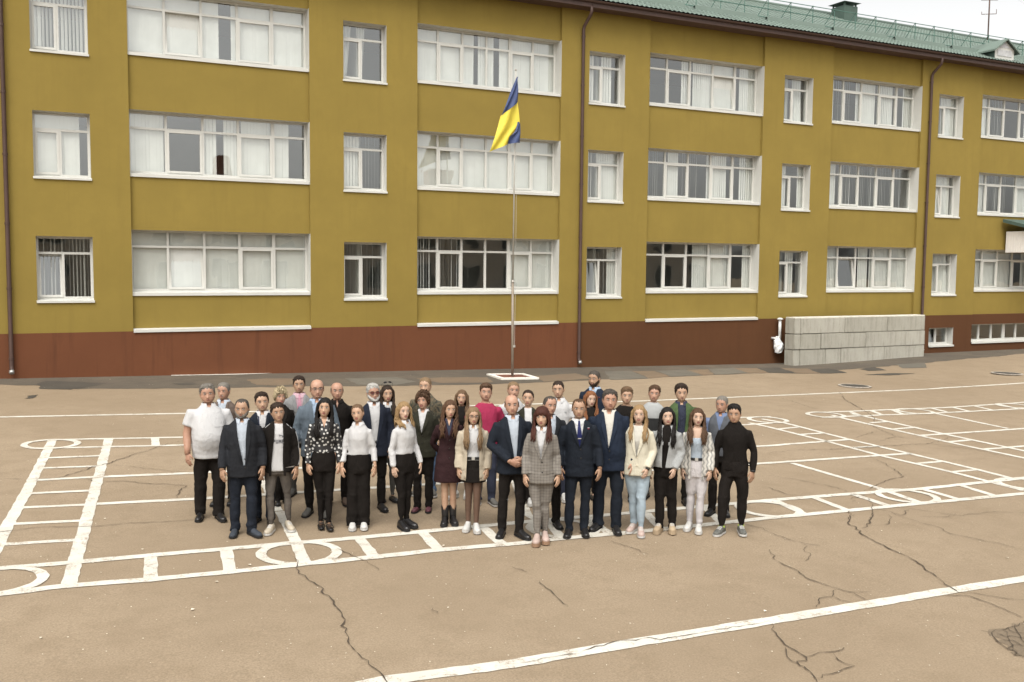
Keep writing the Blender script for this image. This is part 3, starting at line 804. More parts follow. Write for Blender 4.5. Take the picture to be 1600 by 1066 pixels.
# guard rail with bent brackets
gy = 0.75
br0 = None
xb = np.arange(4.0, 50.0, 1.12)
for i, x in enumerate(xb):
    if br0 is None:
        q = MB(); zb = roofz(gy) + 0.02
        q.tube([(0, gy, zb), (0, gy, zb + 0.80)], 0.016, 6); q.tube([(0, gy, zb + 0.80), (-0.16, gy + 0.42, roofz(gy + 0.42) + 0.02)], 0.014, 6)
        br0 = q.build("guard_bracket", M_GREEN, school); br0.location = (x, 0, 0)
    else:
        copy_obj(br0, school, (x, 0, 0))
for hz, r_ in ((0.79, 0.015), (0.42, 0.017), (0.1, 0.016)):
    q = MB(); q.tube([(4, gy - 0.018, roofz(gy) + hz), (50, gy - 0.018, roofz(gy) + hz)], r_, 6); q.build("guard_rail", M_GREEN, school)
sb0 = None
for x in np.arange(5.0, 48, 3.35):
    if sb0 is None:
        q = MB(); q.add([(0, gy - 0.2, roofz(gy - 0.2) + 0.02), (2.9, gy - 0.2, roofz(gy - 0.2) + 0.02), (2.9, gy - 0.17, roofz(gy) + 0.10), (0, gy - 0.17, roofz(gy) + 0.10), (0, gy - 0.02, roofz(gy) + 0.04), (2.9, gy - 0.02, roofz(gy) + 0.04)], [(0, 1, 2, 3), (3, 2, 5, 4)])
        sb0 = q.build("snow_board", M_ROOF, school); sb0.location = (x, 0, 0)
    else: copy_obj(sb0, school, (x, 0, 0))
# ventilation chimney
cx, cyy = 33.35, 5.0
cz = roofz(cyy)
q = MB(); q.box(cx - 0.40, cx + 0.40, cyy - 0.40, cyy + 0.40, cz - 0.5, cz + 0.50)
ch = q.build("vent_chimney", M_DKGREEN, school)
q = MB()
for sx in (-1, 1):
    for sy in (-1, 1): q.box(cx + sx * 0.34 - 0.03, cx + sx * 0.34 + 0.03, cyy + sy * 0.34 - 0.03, cyy + sy * 0.34 + 0.03, cz + 0.50, cz + 0.66)
q.build("cap_leg", M_DKGREEN, ch)
q = MB(); q.add([(cx - .52, cyy - .52, cz + 0.64), (cx + .52, cyy - .52, cz + 0.64), (cx + .52, cyy + .52, cz + 0.64), (cx - .52, cyy + .52, cz + 0.64), (cx, cyy, cz + 0.80)], [(0, 1, 4), (1, 2, 4), (2, 3, 4), (3, 0, 4), (3, 2, 1, 0)]); q.build("cap", M_DKGREEN, ch)
# dormer
dx0, dx1, dy = 36.72, 37.92, -0.28
dz0 = roofz(dy) + 0.02; dz1 = dz0 + 0.44; dxm = (dx0 + dx1) / 2; dzr = dz1 + 0.36
q = MB()
q.add([(dx0, dy, dz0), (dx1, dy, dz0), (dx1, dy, dz1), (dxm, dy, dzr), (dx0, dy, dz1), (dx0, dy + 1.0, dz1), (dx1, dy + 1.0, dz1)], [(4, 0, 5), (1, 2, 6)])
dm = q.build("dormer", M_DKGREEN, school)
q = MB(); q.add([(dx0, dy, dz0), (dx1, dy, dz0), (dx1, dy, dz1), (dxm, dy, dzr), (dx0, dy, dz1)], [(0, 1, 2, 3, 4)])
q.build("dormer_front", M_WHITE, dm)
q = MB(); q.box(dx0 + 0.16, dx1 - 0.16, dy - 0.02, dy - 0.004, dz0 + 0.13, dz1 - 0.06); q.add([(dx0 + 0.3, dy - 0.012, dz1 + 0.05), (dx1 - 0.3, dy - 0.012, dz1 + 0.05), (dxm, dy - 0.012, dzr - 0.10)], [(0, 1, 2)])
q.build("louvre", mat("grey_louvre", (0.42, 0.42, 0.42), 0.6, 0.2, 8), dm)
q = MB(); o_ = 0.15
for sx, xe in ((-1, dx0 - 0.2), (1, dx1 + 0.2)):
    ze = dz1 - 0.10
    q.add([(dxm, dy - o_, dzr + 0.06), (dxm, dy + 2.2, dzr + 0.06), (xe, dy + 0.95, ze), (xe, dy - o_, ze), (dxm, dy - o_, dzr - 0.01), (xe, dy - o_, ze - 0.07), (xe, dy + 0.95, ze - 0.07)], [(0, 1, 2, 3), (0, 3, 5, 4), (3, 2, 6, 5)])
q.build("dormer_roof", M_ROOF, dm)
# entrance porch at the right edge
q = MB()
px0, px1, py0 = 38.1, 43.5, -1.3
q.box(px0 + 0.25, px1, py0, -0.01, 4.10, 5.02)
pr = q.build("porch_canopy", mat("cream_siding", (0.74, 0.71, 0.67), 0.6, 0.04, 2), school)
q = MB()
for x in np.arange(px0 + 0.3, px1, 0.12): q.box(x, x + 0.10, py0 - 0.012, py0 + 0.0, 4.11, 5.0)
for y in np.arange(py0 + 0.02, -0.1, 0.12): q.box(px0 + 0.238, px0 + 0.25, y, y + 0.10, 4.11, 5.0)
q.build("siding", mat("cream_siding", (0.74, 0.71, 0.67)), pr)
q = MB(); q.add([(px0, py0 - 0.3, 5.02), (px1, py0 - 0.3, 5.02), (px1, -0.01, 5.42), (px0, -0.01, 5.42), (px0, py0 - 0.3, 5.16), (px1, py0 - 0.3, 5.16), (px1, -0.01, 5.56), (px0, -0.01, 5.56)], [(0, 3, 2, 1), (4, 5, 6, 7), (0, 1, 5, 4), (3, 0, 4, 7)])
q.build("porch_roof", M_DKGREEN, pr)
for x in (px0 + 0.5, px1 - 0.3):
    pass

# ------------------------------------------------------------------ the wing opposite, seen only in the panes
opp = empty("opposite_building", (0, -46, 0))
tag(opp, "pale brick building across the yard, mirrored in the window panes", "building")
q = MB(); q.box(-30, 60, -10, 0, -2, 7.4); q.build("wall", mat("pale_brick", (0.52, 0.47, 0.40), 0.9, 0.15, 3.0), opp)
q = MB(); q.add([(-30.5, 0.6, 7.3), (60.5, 0.6, 7.3), (60.5, -5, 9.6), (-30.5, -5, 9.6), (60.5, -10.6, 7.3), (-30.5, -10.6, 7.3)], [(1, 0, 3, 2), (2, 3, 5, 4), (0, 5, 3), (1, 2, 4)]); rf = q.build("roof", mat("grey_sheet_roof", (0.34, 0.36, 0.34), 0.6, 0.15, 0.5), opp)
for x in (-6, 13, 31):
    q = MB(); q.box(x, x + 1.3, -4.5, -3.2, 8.0, 11.6); q.build("chimney", mat("red_brick_stack", (0.26, 0.11, 0.07), 0.9, 0.2, 4), opp)
pw0 = None
for k in range(2):
    for x in range(-28, 58, 4):
        if pw0 is None:
            q = MB(); q.box(0, 2.0, 0.01, 0.06, 0, 2.0); pw0 = q.build("window", mat("dark_panes", (0.06, 0.07, 0.07), 0.15, 0.1), opp)
            q = MB()
            for a, c, z0, z1 in ((-.1, 2.1, -.1, 0), (-.1, 2.1, 2, 2.1), (-.1, 0, 0, 2), (2, 2.1, 0, 2), (.95, 1.05, 0, 2)): q.box(a, c, 0.01, 0.1, z0, z1)
            pf0 = q.build("frame", M_WHITE, pw0); pw0.location = (x, 0, 1.4 + 3.4 * k)
        else:
            c = copy_obj(pw0, opp, (x, 0, 1.4 + 3.4 * k)); copy_obj(pf0, c)
# ------------------------------------------------------------------ flagpole
M_STEEL = mat("weathered_steel", (0.24, 0.20, 0.155), 0.6, 0.15, 4, metal=0.2)
M_STEEL2 = mat("light_steel", (0.42, 0.40, 0.36), 0.5, 0.1, 4, metal=0.3)
FX, FY = 13.10, -2.25
fz = zg(FX, FY)
pole = empty("flagpole", (FX, FY, fz))
tag(pole, "tall thin steel flagpole standing in a white framed square base", "flagpole")
q = MB(); q.tube([(0, 0, -0.3), (-0.02, 0, 2.93)], 0.040, 12); q.build("lower_pole", M_STEEL, pole, True)
q = MB(); q.tube([(-0.02, 0, 2.9), (0.02, 0, 9.28)], [0.024, 0.017], 12); q.ball((0.02, 0, 9.30), (0.035, 0.035, 0.035)); q.build("upper_pole", M_STEEL2, pole, True)
q = MB(); q.tube([(-0.02, 0, 2.90), (-0.02, 0, 2.98)], 0.046, 12); q.build("joint_collar", M_STEEL2, pole, True)
q = MB(); q.tube([(0.035, -0.05, 0.95), (0.05, -0.055, 3.0), (0.045, -0.05, 6.0), (0.03, -0.03, 9.1)], 0.004, 5); q.build("halyard", mat("cord_grey", (0.5, 0.48, 0.44)), pole)
q = MB(); q.box(-0.02, 0.05, -0.075, -0.045, 0.93, 1.0); q.build("cleat", M_STEEL2, pole)
q = MB(); H = 0.62
def rot(p, a=R(-4)): return (p[0] * math.cos(a) - p[1] * math.sin(a), p[0] * math.sin(a) + p[1] * math.cos(a), p[2])
for x0, x1, y0, y1 in ((-H, H, -H, -H + .13), (-H, H, H - .13, H), (-H, -H + .13, -H + .131, H - .131), (H - .13, H, -H + .131, H - .131)):
    c = [(x0, y0), (x1, y0), (x1, y1), (x0, y1)]
    V = [rot((a, b_, -0.25)) for a, b_ in c] + [rot((a, b_, 0.055 + (-0.021 * a))) for a, b_ in c]
    q.add(V, [(0, 3, 2, 1), (4, 5, 6, 7), (0, 1, 5, 4), (1, 2, 6, 5), (2, 3, 7, 6), (3, 0, 4, 7)])
q.build("base_kerb", mat("white_kerb_paint", (0.72, 0.69, 0.62), 0.8, 0.1, 6, bmp=0.3), pole)
q = MB(); q.add([rot((a, b_, 0.03 - 0.021 * a)) for a, b_ in ((-.5, -.5), (.5, -.5), (.5, .5), (-.5, .5))], [(0, 1, 2, 3)]); q.build("base_fill", mat("red_brown_fill", (0.15, 0.062, 0.04), 0.9, 0.3, 12, bmp=0.6, bscale=30), pole)
# ---- the flag hangs limp, folded once round itself
def cloth_mat(name, col):
    m, nt, p, vec, out = new_mat(name)
    n = noise(nt, vec, 7.0, 3)
    setc(nt, p, mixrgb(nt, n, tuple(c * 0.9 for c in col), tuple(min(1, c * 1.1) for c in col)))
    p.inputs['Roughness'].default_value = 0.7
    p.inputs['Transmission Weight'].default_value = 0.0
    bump(nt, p, noise(nt, vec, 14, 4), 0.25, 0.03)
    return m
M_BLUE, M_YELLOW = cloth_mat("flag_blue", (0.035, 0.055, 0.14)), cloth_mat("flag_yellow", (0.58, 0.47, 0.045))
flag = empty("flag", (FX, FY, fz))
tag(flag, "blue and yellow national flag hanging limp from the pole", "flag")
def flag_piece(rows, n, seed, name, m):
    """rows: list of (z, x_left, x_right, y_left, y_right)"""
    rr = random.Random(seed); V = []; k = 26
    for i in range(k + 1):
        t = i / k * (len(rows) - 1); a = min(int(t), len(rows) - 2); u = t - a
        z, xl, xr, yl, yr = [rows[a][j] + (rows[a + 1][j] - rows[a][j]) * u for j in range(5)]
        sl = [rows[a][j] + (rows[a + 1][j] - rows[a][j]) * u for j in range(5, 6)]
        for j in range(n + 1):
            s = j / n
            x = xl + (xr - xl) * s
            y = yl + (yr - yl) * s + 0.045 * math.sin(s * 8 + i * 0.16 + seed) * min(1, (xr - xl) * 3) - 0.05 * math.sin(math.pi * s)
            V.append((x, y, z + sl[0] * (1 - s)))
    F = [(i * (n + 1) + j, i * (n + 1) + j + 1, (i + 1) * (n + 1) + j + 1, (i + 1) * (n + 1) + j) for i in range(k) for j in range(n)]
    b = MB(); b.add(V, F); return b.build(name, m, flag, True)
# (z of the right edge, x left, x right, y left, y right, drop of the left edge)
flag_piece([(9.08, .03, .05, -.05, -.05, 0.0), (8.71, -.25, .06, -.09, -.05, -.23), (8.34, -.53, .07, -.14, -.05, -.46)], 14, 1, "blue_band", M_BLUE)
flag_piece([(8.34, -.53, .07, -.14, -.05, -.46), (8.0, -.62, .10, -.16, -.05, -.44), (7.72, -.72, .12, -.18, -.05, -.40), (7.30, -.86, -.20, -.18, -.10, -.34), (7.06, -.94, -.28, -.18, -.12, -.28)], 14, 1, "yellow_band", M_YELLOW)
flag_piece([(7.74, .03, .14, -.10, -.06, 0.0), (7.48, -.05, .15, -.13, -.06, -.03), (7.27, -.27, .16, -.16, -.06, 0.0), (7.14, -.31, .17, -.16, -.06, -.08)], 10, 2.2, "folded_blue_corner", M_BLUE)

# ------------------------------------------------------------------ wall of concrete blocks
def concrete_mat():
    m, nt, p, vec, out = new_mat("grey_concrete")
    oi = N(nt, "ShaderNodeObjectInfo")
    n1 = noise(nt, vec, 1.6, 5, 0.65); n2 = noise(nt, vec, 11, 5, 0.7)
    c = mixrgb(nt, ramp(nt, n1, [(0.3, 0.0), (0.7, 1.0)]), (0.30, 0.285, 0.235), (0.375, 0.36, 0.305))
    c = mixrgb(nt, ramp(nt, n2, [(0.5, 0.0), (0.8, 0.5)]), c, (0.245, 0.228, 0.18))
    c = mixrgb(nt, 0.35, c, mixrgb(nt, oi.outputs['Random'], (0.25, 0.237, 0.195), (0.44, 0.42, 0.365)))
    mp = N(nt, "ShaderNodeMapping"); mp.inputs['Scale'].default_value = (2.5, 2.5, 0.5); nt.links.new(vec, mp.inputs[0])
    c = mixrgb(nt, ramp(nt, noise(nt, mp.outputs[0], 1.9, 5, 0.7), [(0.5, 0.0), (0.72, 0.65)]), c, (0.17, 0.158, 0.125))
    setc(nt, p, c); p.inputs['Roughness'].default_value = 0.95
    bump(nt, p, math_n(nt, 'ADD', n2, noise(nt, vec, 60, 4)), 0.5, 0.01)
    return m
M_CONC = concrete_mat()
bw = empty("concrete_block_wall", (25.52, -0.98, zg(25.5, -0.98)))
bw.rotation_euler = (0, 0, math.atan2(0.11, 7.05))
tag(bw, "low wall of three courses of big grey concrete blocks", "block wall")
def block(x0, x1, z0, z1, y0=0.0, y1=0.5):
    bm = bmesh.new(); q = MB(); g = 0.007
    q.box(-(x1 - x0) / 2 + g, (x1 - x0) / 2 - g, -(y1 - y0) / 2, (y1 - y0) / 2, -(z1 - z0) / 2 + g, (z1 - z0) / 2 - g)
    me = bpy.data.meshes.new("concrete_block"); me.from_pydata(q.v, [], q.f); bm.from_mesh(me)
    bmesh.ops.bevel(bm, geom=bm.edges[:], offset=0.018, segments=2, affect='EDGES')
    for v in bm.verts: v.co += Vector((rng.gauss(0, .003), rng.gauss(0, .003), rng.gauss(0, .003)))
    bm.to_mesh(me); bm.free(); me.materials.append(M_CONC)
    o = bpy.data.objects.new("concrete_block", me); COL.objects.link(o); o.parent = bw
    o.location = ((x0 + x1) / 2, (y0 + y1) / 2 + rng.uniform(-0.015, 0.015), (z0 + z1) / 2)
    return o
hh = 0.597; slope = [0, 0, 0]
for row, cuts in enumerate([[0, .32, 1.62, 2.42, 4.75, 7.05], [0, .32, 1.35, 3.72, 5.92, 7.05], [0, .32, 2.58, 4.9, 7.05]]):
    zb = row * hh
    for i, (a, c) in enumerate(zip(cuts, cuts[1:])):
        block(a, c, zb - (0.25 if row == 0 else 0), zb + hh, 0.02 if i == 0 else 0.0, 0.52)
# mortar bed on top
q = MB(); q.box(0.02, 7.03, 0.03, 0.5, 3 * hh - 0.008, 3 * hh + 0.03); q.build("mortar_cap", mat("pale_mortar", (0.60, 0.575, 0.50), 0.95, 0.15, 6, bmp=0.5), bw)

# ------------------------------------------------------------------ wrapped gas pipe by the blocks
gp_ = empty("vent_pipe", (25.42, -0.22, zg(25.4, 0) + 0.42))
tag(gp_, "short white vent pipe wrapped in plastic beside the concrete blocks", "vent pipe")
q = MB(); q.tube([(0.06, 0, 0.5), (0.06, 0, 1.30)], 0.055, 12); q.tube([(0.06, 0, 1.28), (0.06, 0, 1.31), (0.06, 0, 1.35)], [0.11, 0.12, 0.05], 12); q.tube([(0.06, 0, 0.55), (-0.1, 0.0, 0.56), (-0.13, 0.22, 0.56)], 0.05, 10)
q.build("pipe", mat("pale_grey_pipe", (0.58, 0.58, 0.56), 0.5, 0.15, 8), gp_, True)
q = MB(); rr = random.Random(5); rings = []
for i in range(9):
    t = i / 8; z = 0.02 + 0.62 * t; r_ = 0.13 + 0.09 * math.sin(math.pi * min(1, t * 1.15)) - 0.04 * t
    rings.append([(0.0 + (r_ + rr.uniform(-.035, .035)) * math.cos(2 * math.pi * k / 12) + 0.03 * math.sin(5 * t), (r_ * 0.7 + rr.uniform(-.02, .02)) * math.sin(2 * math.pi * k / 12), z + rr.uniform(-.02, .02)) for k in range(12)])
q.loft(rings); q.build("plastic_wrap", mat("white_plastic_film", (0.72, 0.73, 0.72), 0.35, 0.08, 9, bmp=0.6, bscale=18, bdist=0.03), gp_, False)

# ------------------------------------------------------------------ manholes
def manhole(x, y, r_, label):
    t = empty("manhole_cover", (x, y, zg(x, y))); tag(t, label, "manhole cover")
    t.rotation_euler = (0, math.atan(0.021), 0)
    q = MB(); n = 28
    V = [(rr_ * math.cos(2 * math.pi * k / n), rr_ * math.sin(2 * math.pi * k / n), h) for rr_, h in ((r_, .012), (r_, .03), (r_ * .86, .034), (r_ * .86, .016)) for k in range(n)]
    q.add(V, [(j * n + k, j * n + (k + 1) % n, (j + 1) * n + (k + 1) % n, (j + 1) * n + k) for j in range(3) for k in range(n)])
    q.build("rim", mat("pale_iron_rim", (0.36, 0.32, 0.27), 0.8, 0.4, 9, bmp=.4), t)
    q = MB(); q.tube([(0, 0, .012), (0, 0, .024)], r_ * .85, n)
    for k in range(-4, 5):
        hl = math.sqrt(max(0, (r_ * .75) ** 2 - (k * r_ * .17) ** 2)); q.box(-hl, hl, k * r_ * .17 - .012, k * r_ * .17 + .012, .024, .030)
    q.build("lid", mat("dark_cast_iron", (0.07, 0.062, 0.052), 0.7, 0.3, 12), t)
manhole(22.9, -6.58, 0.50, "round iron manhole cover beside the long painted line")
manhole(30.5, -6.2, 0.52, "dark manhole cover at the far right edge of the yard")

# ------------------------------------------------------------------ aerial on the roof
an = empty("antenna_mast", (44.1, 5.9, roofz(5.9) - 0.05))
tag(an, "thin antenna mast with cross arms and guy wires on the roof", "antenna")
M_RUST = mat("rusty_steel", (0.15, 0.10, 0.085), 0.8, 0.2, 6)
q = MB(); q.tube([(0, 0, 0), (0, 0, 4.0)], 0.035, 8); q.build("mast", M_RUST, an, True)
for z, l in ((1.35, .42), (2.05, .48), (2.75, .3), (3.3, .25)):
    q = MB(); q.tube([(-l, .1, z - .03), (l, -.1, z + .05)], .018, 6); q.tube([(l, -.1, z + .05), (l, -.1, z + .28)], .014, 6); q.tube([(-l, .1, z - .03), (-l, .1, z + .1)], .014, 6); q.build("cross_arm", M_RUST, an)
q = MB(); q.ball((.06, -.03, 2.25), (.14, .12, .1)); q.build("insulator_box", M_RUST, an, True)
for tgt in ((-4.2, -3.0, -.9), (6, -2, -.4)):
    q = MB(); q.tube([(0, 0, 3.0), tgt], .004, 4); q.build("guy_wire", mat("wire_grey", (0.4, 0.4, 0.4)), an)
# ------------------------------------------------------------------ people: tools
def remesh(mb, voxel, smooth_it=3):
    me = bpy.data.meshes.new("tmp"); me.from_pydata(mb.v, [], mb.f); me.update()
    o = bpy.data.objects.new("tmp", me); COL.objects.link(o)
    md = o.modifiers.new("r", 'REMESH'); md.mode = 'VOXEL'; md.voxel_size = voxel
    dg = bpy.context.evaluated_depsgraph_get()
    ev = o.evaluated_get(dg); em = ev.to_mesh()
    n = len(em.vertices); V = np.empty(n * 3); em.vertices.foreach_get("co", V); V = V.reshape(-1, 3)
    ls = np.empty(len(em.loops), dtype=np.int32); em.loops.foreach_get("vertex_index", ls)
    F = ls.reshape(-1, 4).copy()
    ev.to_mesh_clear(); bpy.data.objects.remove(o); bpy.data.meshes.remove(me)
    E_ = np.concatenate([F[:, [0, 1]], F[:, [1, 2]], F[:, [2, 3]], F[:, [3, 0]]])
    deg = np.bincount(E_[:, 0], minlength=n).astype(float)
    for _ in range(smooth_it):
        S = np.stack([np.bincount(E_[:, 0], weights=V[E_[:, 1], k], minlength=n) for k in range(3)], 1) / deg[:, None]
        V = V * 0.45 + S * 0.55
    return V, F
def vnormals(V, F):
    a = np.cross(V[F[:, 2]] - V[F[:, 0]], V[F[:, 3]] - V[F[:, 1]])
    Nn = np.zeros_like(V)
    for k in range(4):
        for c in range(3): Nn[:, c] += np.bincount(F[:, k], weights=a[:, c], minlength=len(V))
    return Nn / (np.linalg.norm(Nn, axis=1, keepdims=True) + 1e-12)
def folds(V, F, amp, seed, freq=(16, 34), zmask=None, aniso=(1, 1, 1)):
    r_ = np.random.RandomState(seed); h = np.zeros(len(V)); A = np.array(aniso)
    for i in range(9):
        d = r_.normal(size=3) * A; d /= np.linalg.norm(d); k = r_.uniform(*freq)
        ph = r_.uniform(0, 6.28) + 0.9 * np.sin(V @ (r_.normal(size=3) * 7) + r_.uniform(0, 6))
        s = np.sin(V @ d * k + ph)
        h += (1 - 2 * np.abs(s) ** .8) / 9 * 2.1 if i % 3 else s / 9 * 1.6
    if zmask is not None: h = h * zmask(V)
    return V + vnormals(V, F) * (h * amp)[:, None]
def np_mesh(name, V, F, mats, parent, smooth=True, midx=None):
    me = bpy.data.meshes.new(name)
    me.from_pydata(V.tolist(), [], F.tolist() if hasattr(F, 'tolist') else F)
    for m in (mats if isinstance(mats, (list, tuple)) else [mats]): me.materials.append(m)
    if midx is not None: me.polygons.foreach_set("material_index", midx)
    if smooth: me.polygons.foreach_set("use_smooth", [True] * len(me.polygons))
    me.update()
    o = bpy.data.objects.new(name, me); COL.objects.link(o); o.parent = parent
    return o
def open_front(o, zt, wt, zb, wb, ymax=0.0):
    """cut the opening of a jacket: clean edges from (wt, zt) to (wb, zb)"""
    bm = bmesh.new(); bm.from_mesh(o.data)
    for s in (-1, 1):
        d = Vector((s * (wb - wt), 0, zb - zt)).normalized(); nrm = d.cross(Vector((0, 1, 0)))
        g = [f for f in bm.faces if f.calc_center_median().y < ymax and f.calc_center_median().z > zb - 0.03]
        gg = set(g)
        for f in g: gg.update(f.verts); gg.update(f.edges)
        bmesh.ops.bisect_plane(bm, geom=list(gg), dist=1e-5, plane_co=(s * wt, 0, zt), plane_no=nrm)
    kill = []
    for f in bm.faces:
        c = f.calc_center_median()
        if c.y < ymax and c.z > zb:
            w_ = wt + (wb - wt) * (zt - c.z) / (zt - zb)
            if abs(c.x) < w_: kill.append(f)
    bmesh.ops.delete(bm, geom=kill, context='FACES')
    bm.to_mesh(o.data); bm.free()

# body profile: z -> half width, front depth, back depth (stature 1.75)
PROF = {'m': [(.74, .155, .095, .105), (.80, .163, .105, .118), (.88, .167, .11, .125), (.96, .158, .11, .11), (1.05, .147, .112, .10), (1.15, .147, .112, .10), (1.27, .158, .116, .110), (1.34, .160, .110, .115), (1.38, .154, .100, .114), (1.41, .136, .088, .106), (1.44, .110, .074, .095), (1.465, .088, .062, .083), (1.49, .068, .053, .071)],
        'f': [(.74, .145, .09, .105), (.80, .152, .10, .118), (.88, .158, .105, .13), (.96, .147, .10, .115), (1.05, .122, .092, .086), (1.12, .116, .092, .080), (1.20, .126, .108, .088), (1.27, .135, .122, .094), (1.34, .136, .105, .098), (1.38, .130, .090, .096), (1.41, .115, .078, .091), (1.44, .093, .065, .082), (1.465, .073, .055, .072), (1.49, .058, .048, .062)]}
def prof(z, sex, fat=0.0):
    T = PROF[sex]; zs = [t[0] for t in T]
    w, a, c = (float(np.interp(z, zs, [t[k] for t in T])) for k in (1, 2, 3))
    if fat:
        g = math.exp(-((z - 1.07) / 0.20) ** 2); k = min(1.0, max(0.0, (1.43 - z) / 0.13))
        w += fat * (0.045 * g + 0.022 * k); a += fat * (0.105 * g + 0.02 * k); c += fat * (0.02 * g + 0.015 * k)
    return w, a, c
def oring(z, w, a, c, n=28, p=2.35, dx=0.0, dy=0.0):
    out = []
    for k in range(n):
        t = 2 * math.pi * k / n; cs, sn = math.cos(t), math.sin(t)
        x = w * math.copysign(abs(sn) ** (2 / p), sn); y = -math.copysign(abs(cs) ** (2 / p), cs) * (a if cs > 0 else c)
        out.append((x + dx, y + dy, z))
    return out
JIT = {1: (0, 0, 0), -1: (0, 0, 0)}
def arm_pose(sex, side, pose, fat, spread):
    sx = (0.180 if sex == 'm' else 0.150) + 0.03 * fat
    S = Vector((side * sx, 0.012, 1.352))
    sp = spread + 0.018 * fat
    if pose == 'clasp':
        E_ = Vector((side * (sx + 0.085 + sp), 0.0, 1.13)); Wr = Vector((side * 0.075, -0.19 - 0.1 * fat, 0.975 + 0.012 * side)); hd = Vector((-side * 0.85, -0.10, -0.42))
    elif pose == 'back':
        E_ = Vector((side * (sx + 0.07 + sp), 0.07, 1.13)); Wr = Vector((side * 0.08, 0.19, 0.93)); hd = Vector((-side * 0.8, 0.1, -0.5))
    elif pose == 'fwd':
        E_ = Vector((side * (sx + 0.05 + sp), 0.02, 1.125)); Wr = Vector((side * (sx + 0.0), -0.13, 0.905)); hd = Vector((-side * 0.25, -0.35, -0.9))
    else:
        jx, jy, jz = JIT[side]; E_ = Vector((side * (sx + 0.046 + sp), 0.022 + jy * .3, 1.110)); Wr = Vector((side * (sx + 0.052 + sp * 1.2 + jx), -0.050 + jy, 0.868 + jz)); hd = Vector((-side * 0.06, -0.20, -1.0))
    return S, E_, Wr, hd.normalized()
def arm_path(S, E_, Wr, extra=0.0):
    f_ = (Wr - E_).normalized()
    return [S + Vector((-S.x * 0.45, 0, 0.005)), S, S.lerp(E_, 0.35), S.lerp(E_, 0.72), E_ + Vector((0, 0.004, 0)), E_.lerp(Wr, 0.35), E_.lerp(Wr, 0.72), Wr + f_ * extra]

SKIN = {}
def skin_mat(k):
    cols = {'fair': (0.400, 0.258, 0.172), 'rosy': (0.380, 0.225, 0.155), 'tan': (0.325, 0.202, 0.130), 'ruddy': (0.350, 0.202, 0.137), 'pale': (0.435, 0.300, 0.218)}
    c = cols[k]
    if k in SKIN: return SKIN[k]
    m, nt, p, vec, out = new_mat("skin_" + k)
    n = noise(nt, vec, 22.0, 4)
    setc(nt, p, mixrgb(nt, ramp(nt, n, [(0.3, 0.0), (0.7, 1.0)]), (c[0] * .93, c[1] * .86, c[2] * .84), (c[0] * 1.05, c[1] * 1.06, c[2] * 1.06)))
    p.inputs['Roughness'].default_value = 0.5
    p.inputs['Subsurface Weight'].default_value = 0.0
    p.inputs['Specular IOR Level'].default_value = 0.4
    SKIN[k] = m
    return m
M_EYEW = mat("eye_white", (0.42, 0.39, 0.36), 0.3, 0.03)
M_IRIS = mat("dark_iris", (0.035, 0.025, 0.02), 0.25, 0.1)
LIPS = {'m': mat("lips_natural", (0.24, 0.105, 0.08), 0.5, 0.05), 'f': mat("lips_rose", (0.26, 0.075, 0.068), 0.4, 0.05)}
HAIRC = {'black': (0.012, 0.010, 0.009), 'dark': (0.030, 0.019, 0.013), 'brown': (0.075, 0.042, 0.024), 'auburn': (0.058, 0.021, 0.014), 'chest': (0.085, 0.046, 0.026), 'lbrown': (0.12, 0.073, 0.041), 'fair': (0.19, 0.125, 0.07), 'blonde': (0.255, 0.165, 0.08), 'pblonde': (0.36, 0.29, 0.18), 'red': (0.185, 0.075, 0.032), 'grey': (0.155, 0.14, 0.12), 'dgrey': (0.062, 0.052, 0.043), 'white': (0.38, 0.365, 0.335)}
HM = {}
def hair_mat(k):
    if k in HM: return HM[k]
    c = HAIRC[k]
    m, nt, p, vec, out = new_mat("hair_" + k)
    mp = N(nt, "ShaderNodeMapping"); mp.inputs['Scale'].default_value = (1, 1, 0.12); nt.links.new(vec, mp.inputs[0])
    n = noise(nt, mp.outputs[0], 150.0, 3, 0.7); n2 = noise(nt, vec, 18, 3)
    cc = mixrgb(nt, ramp(nt, n, [(0.3, 0.0), (0.72, 1.0)]), tuple(x * 0.55 for x in c), tuple(min(1, x * 1.45) for x in c))
    cc = mixrgb(nt, math_n(nt, 'MULTIPLY', n2, 0.5), cc, tuple(x * 0.7 for x in c))
    setc(nt, p, cc)
    p.inputs['Roughness'].default_value = 0.6; p.inputs['Specular IOR Level'].default_value = 0.15
    bump(nt, p, n, 0.6, 0.006)
    HM[k] = m
    return m

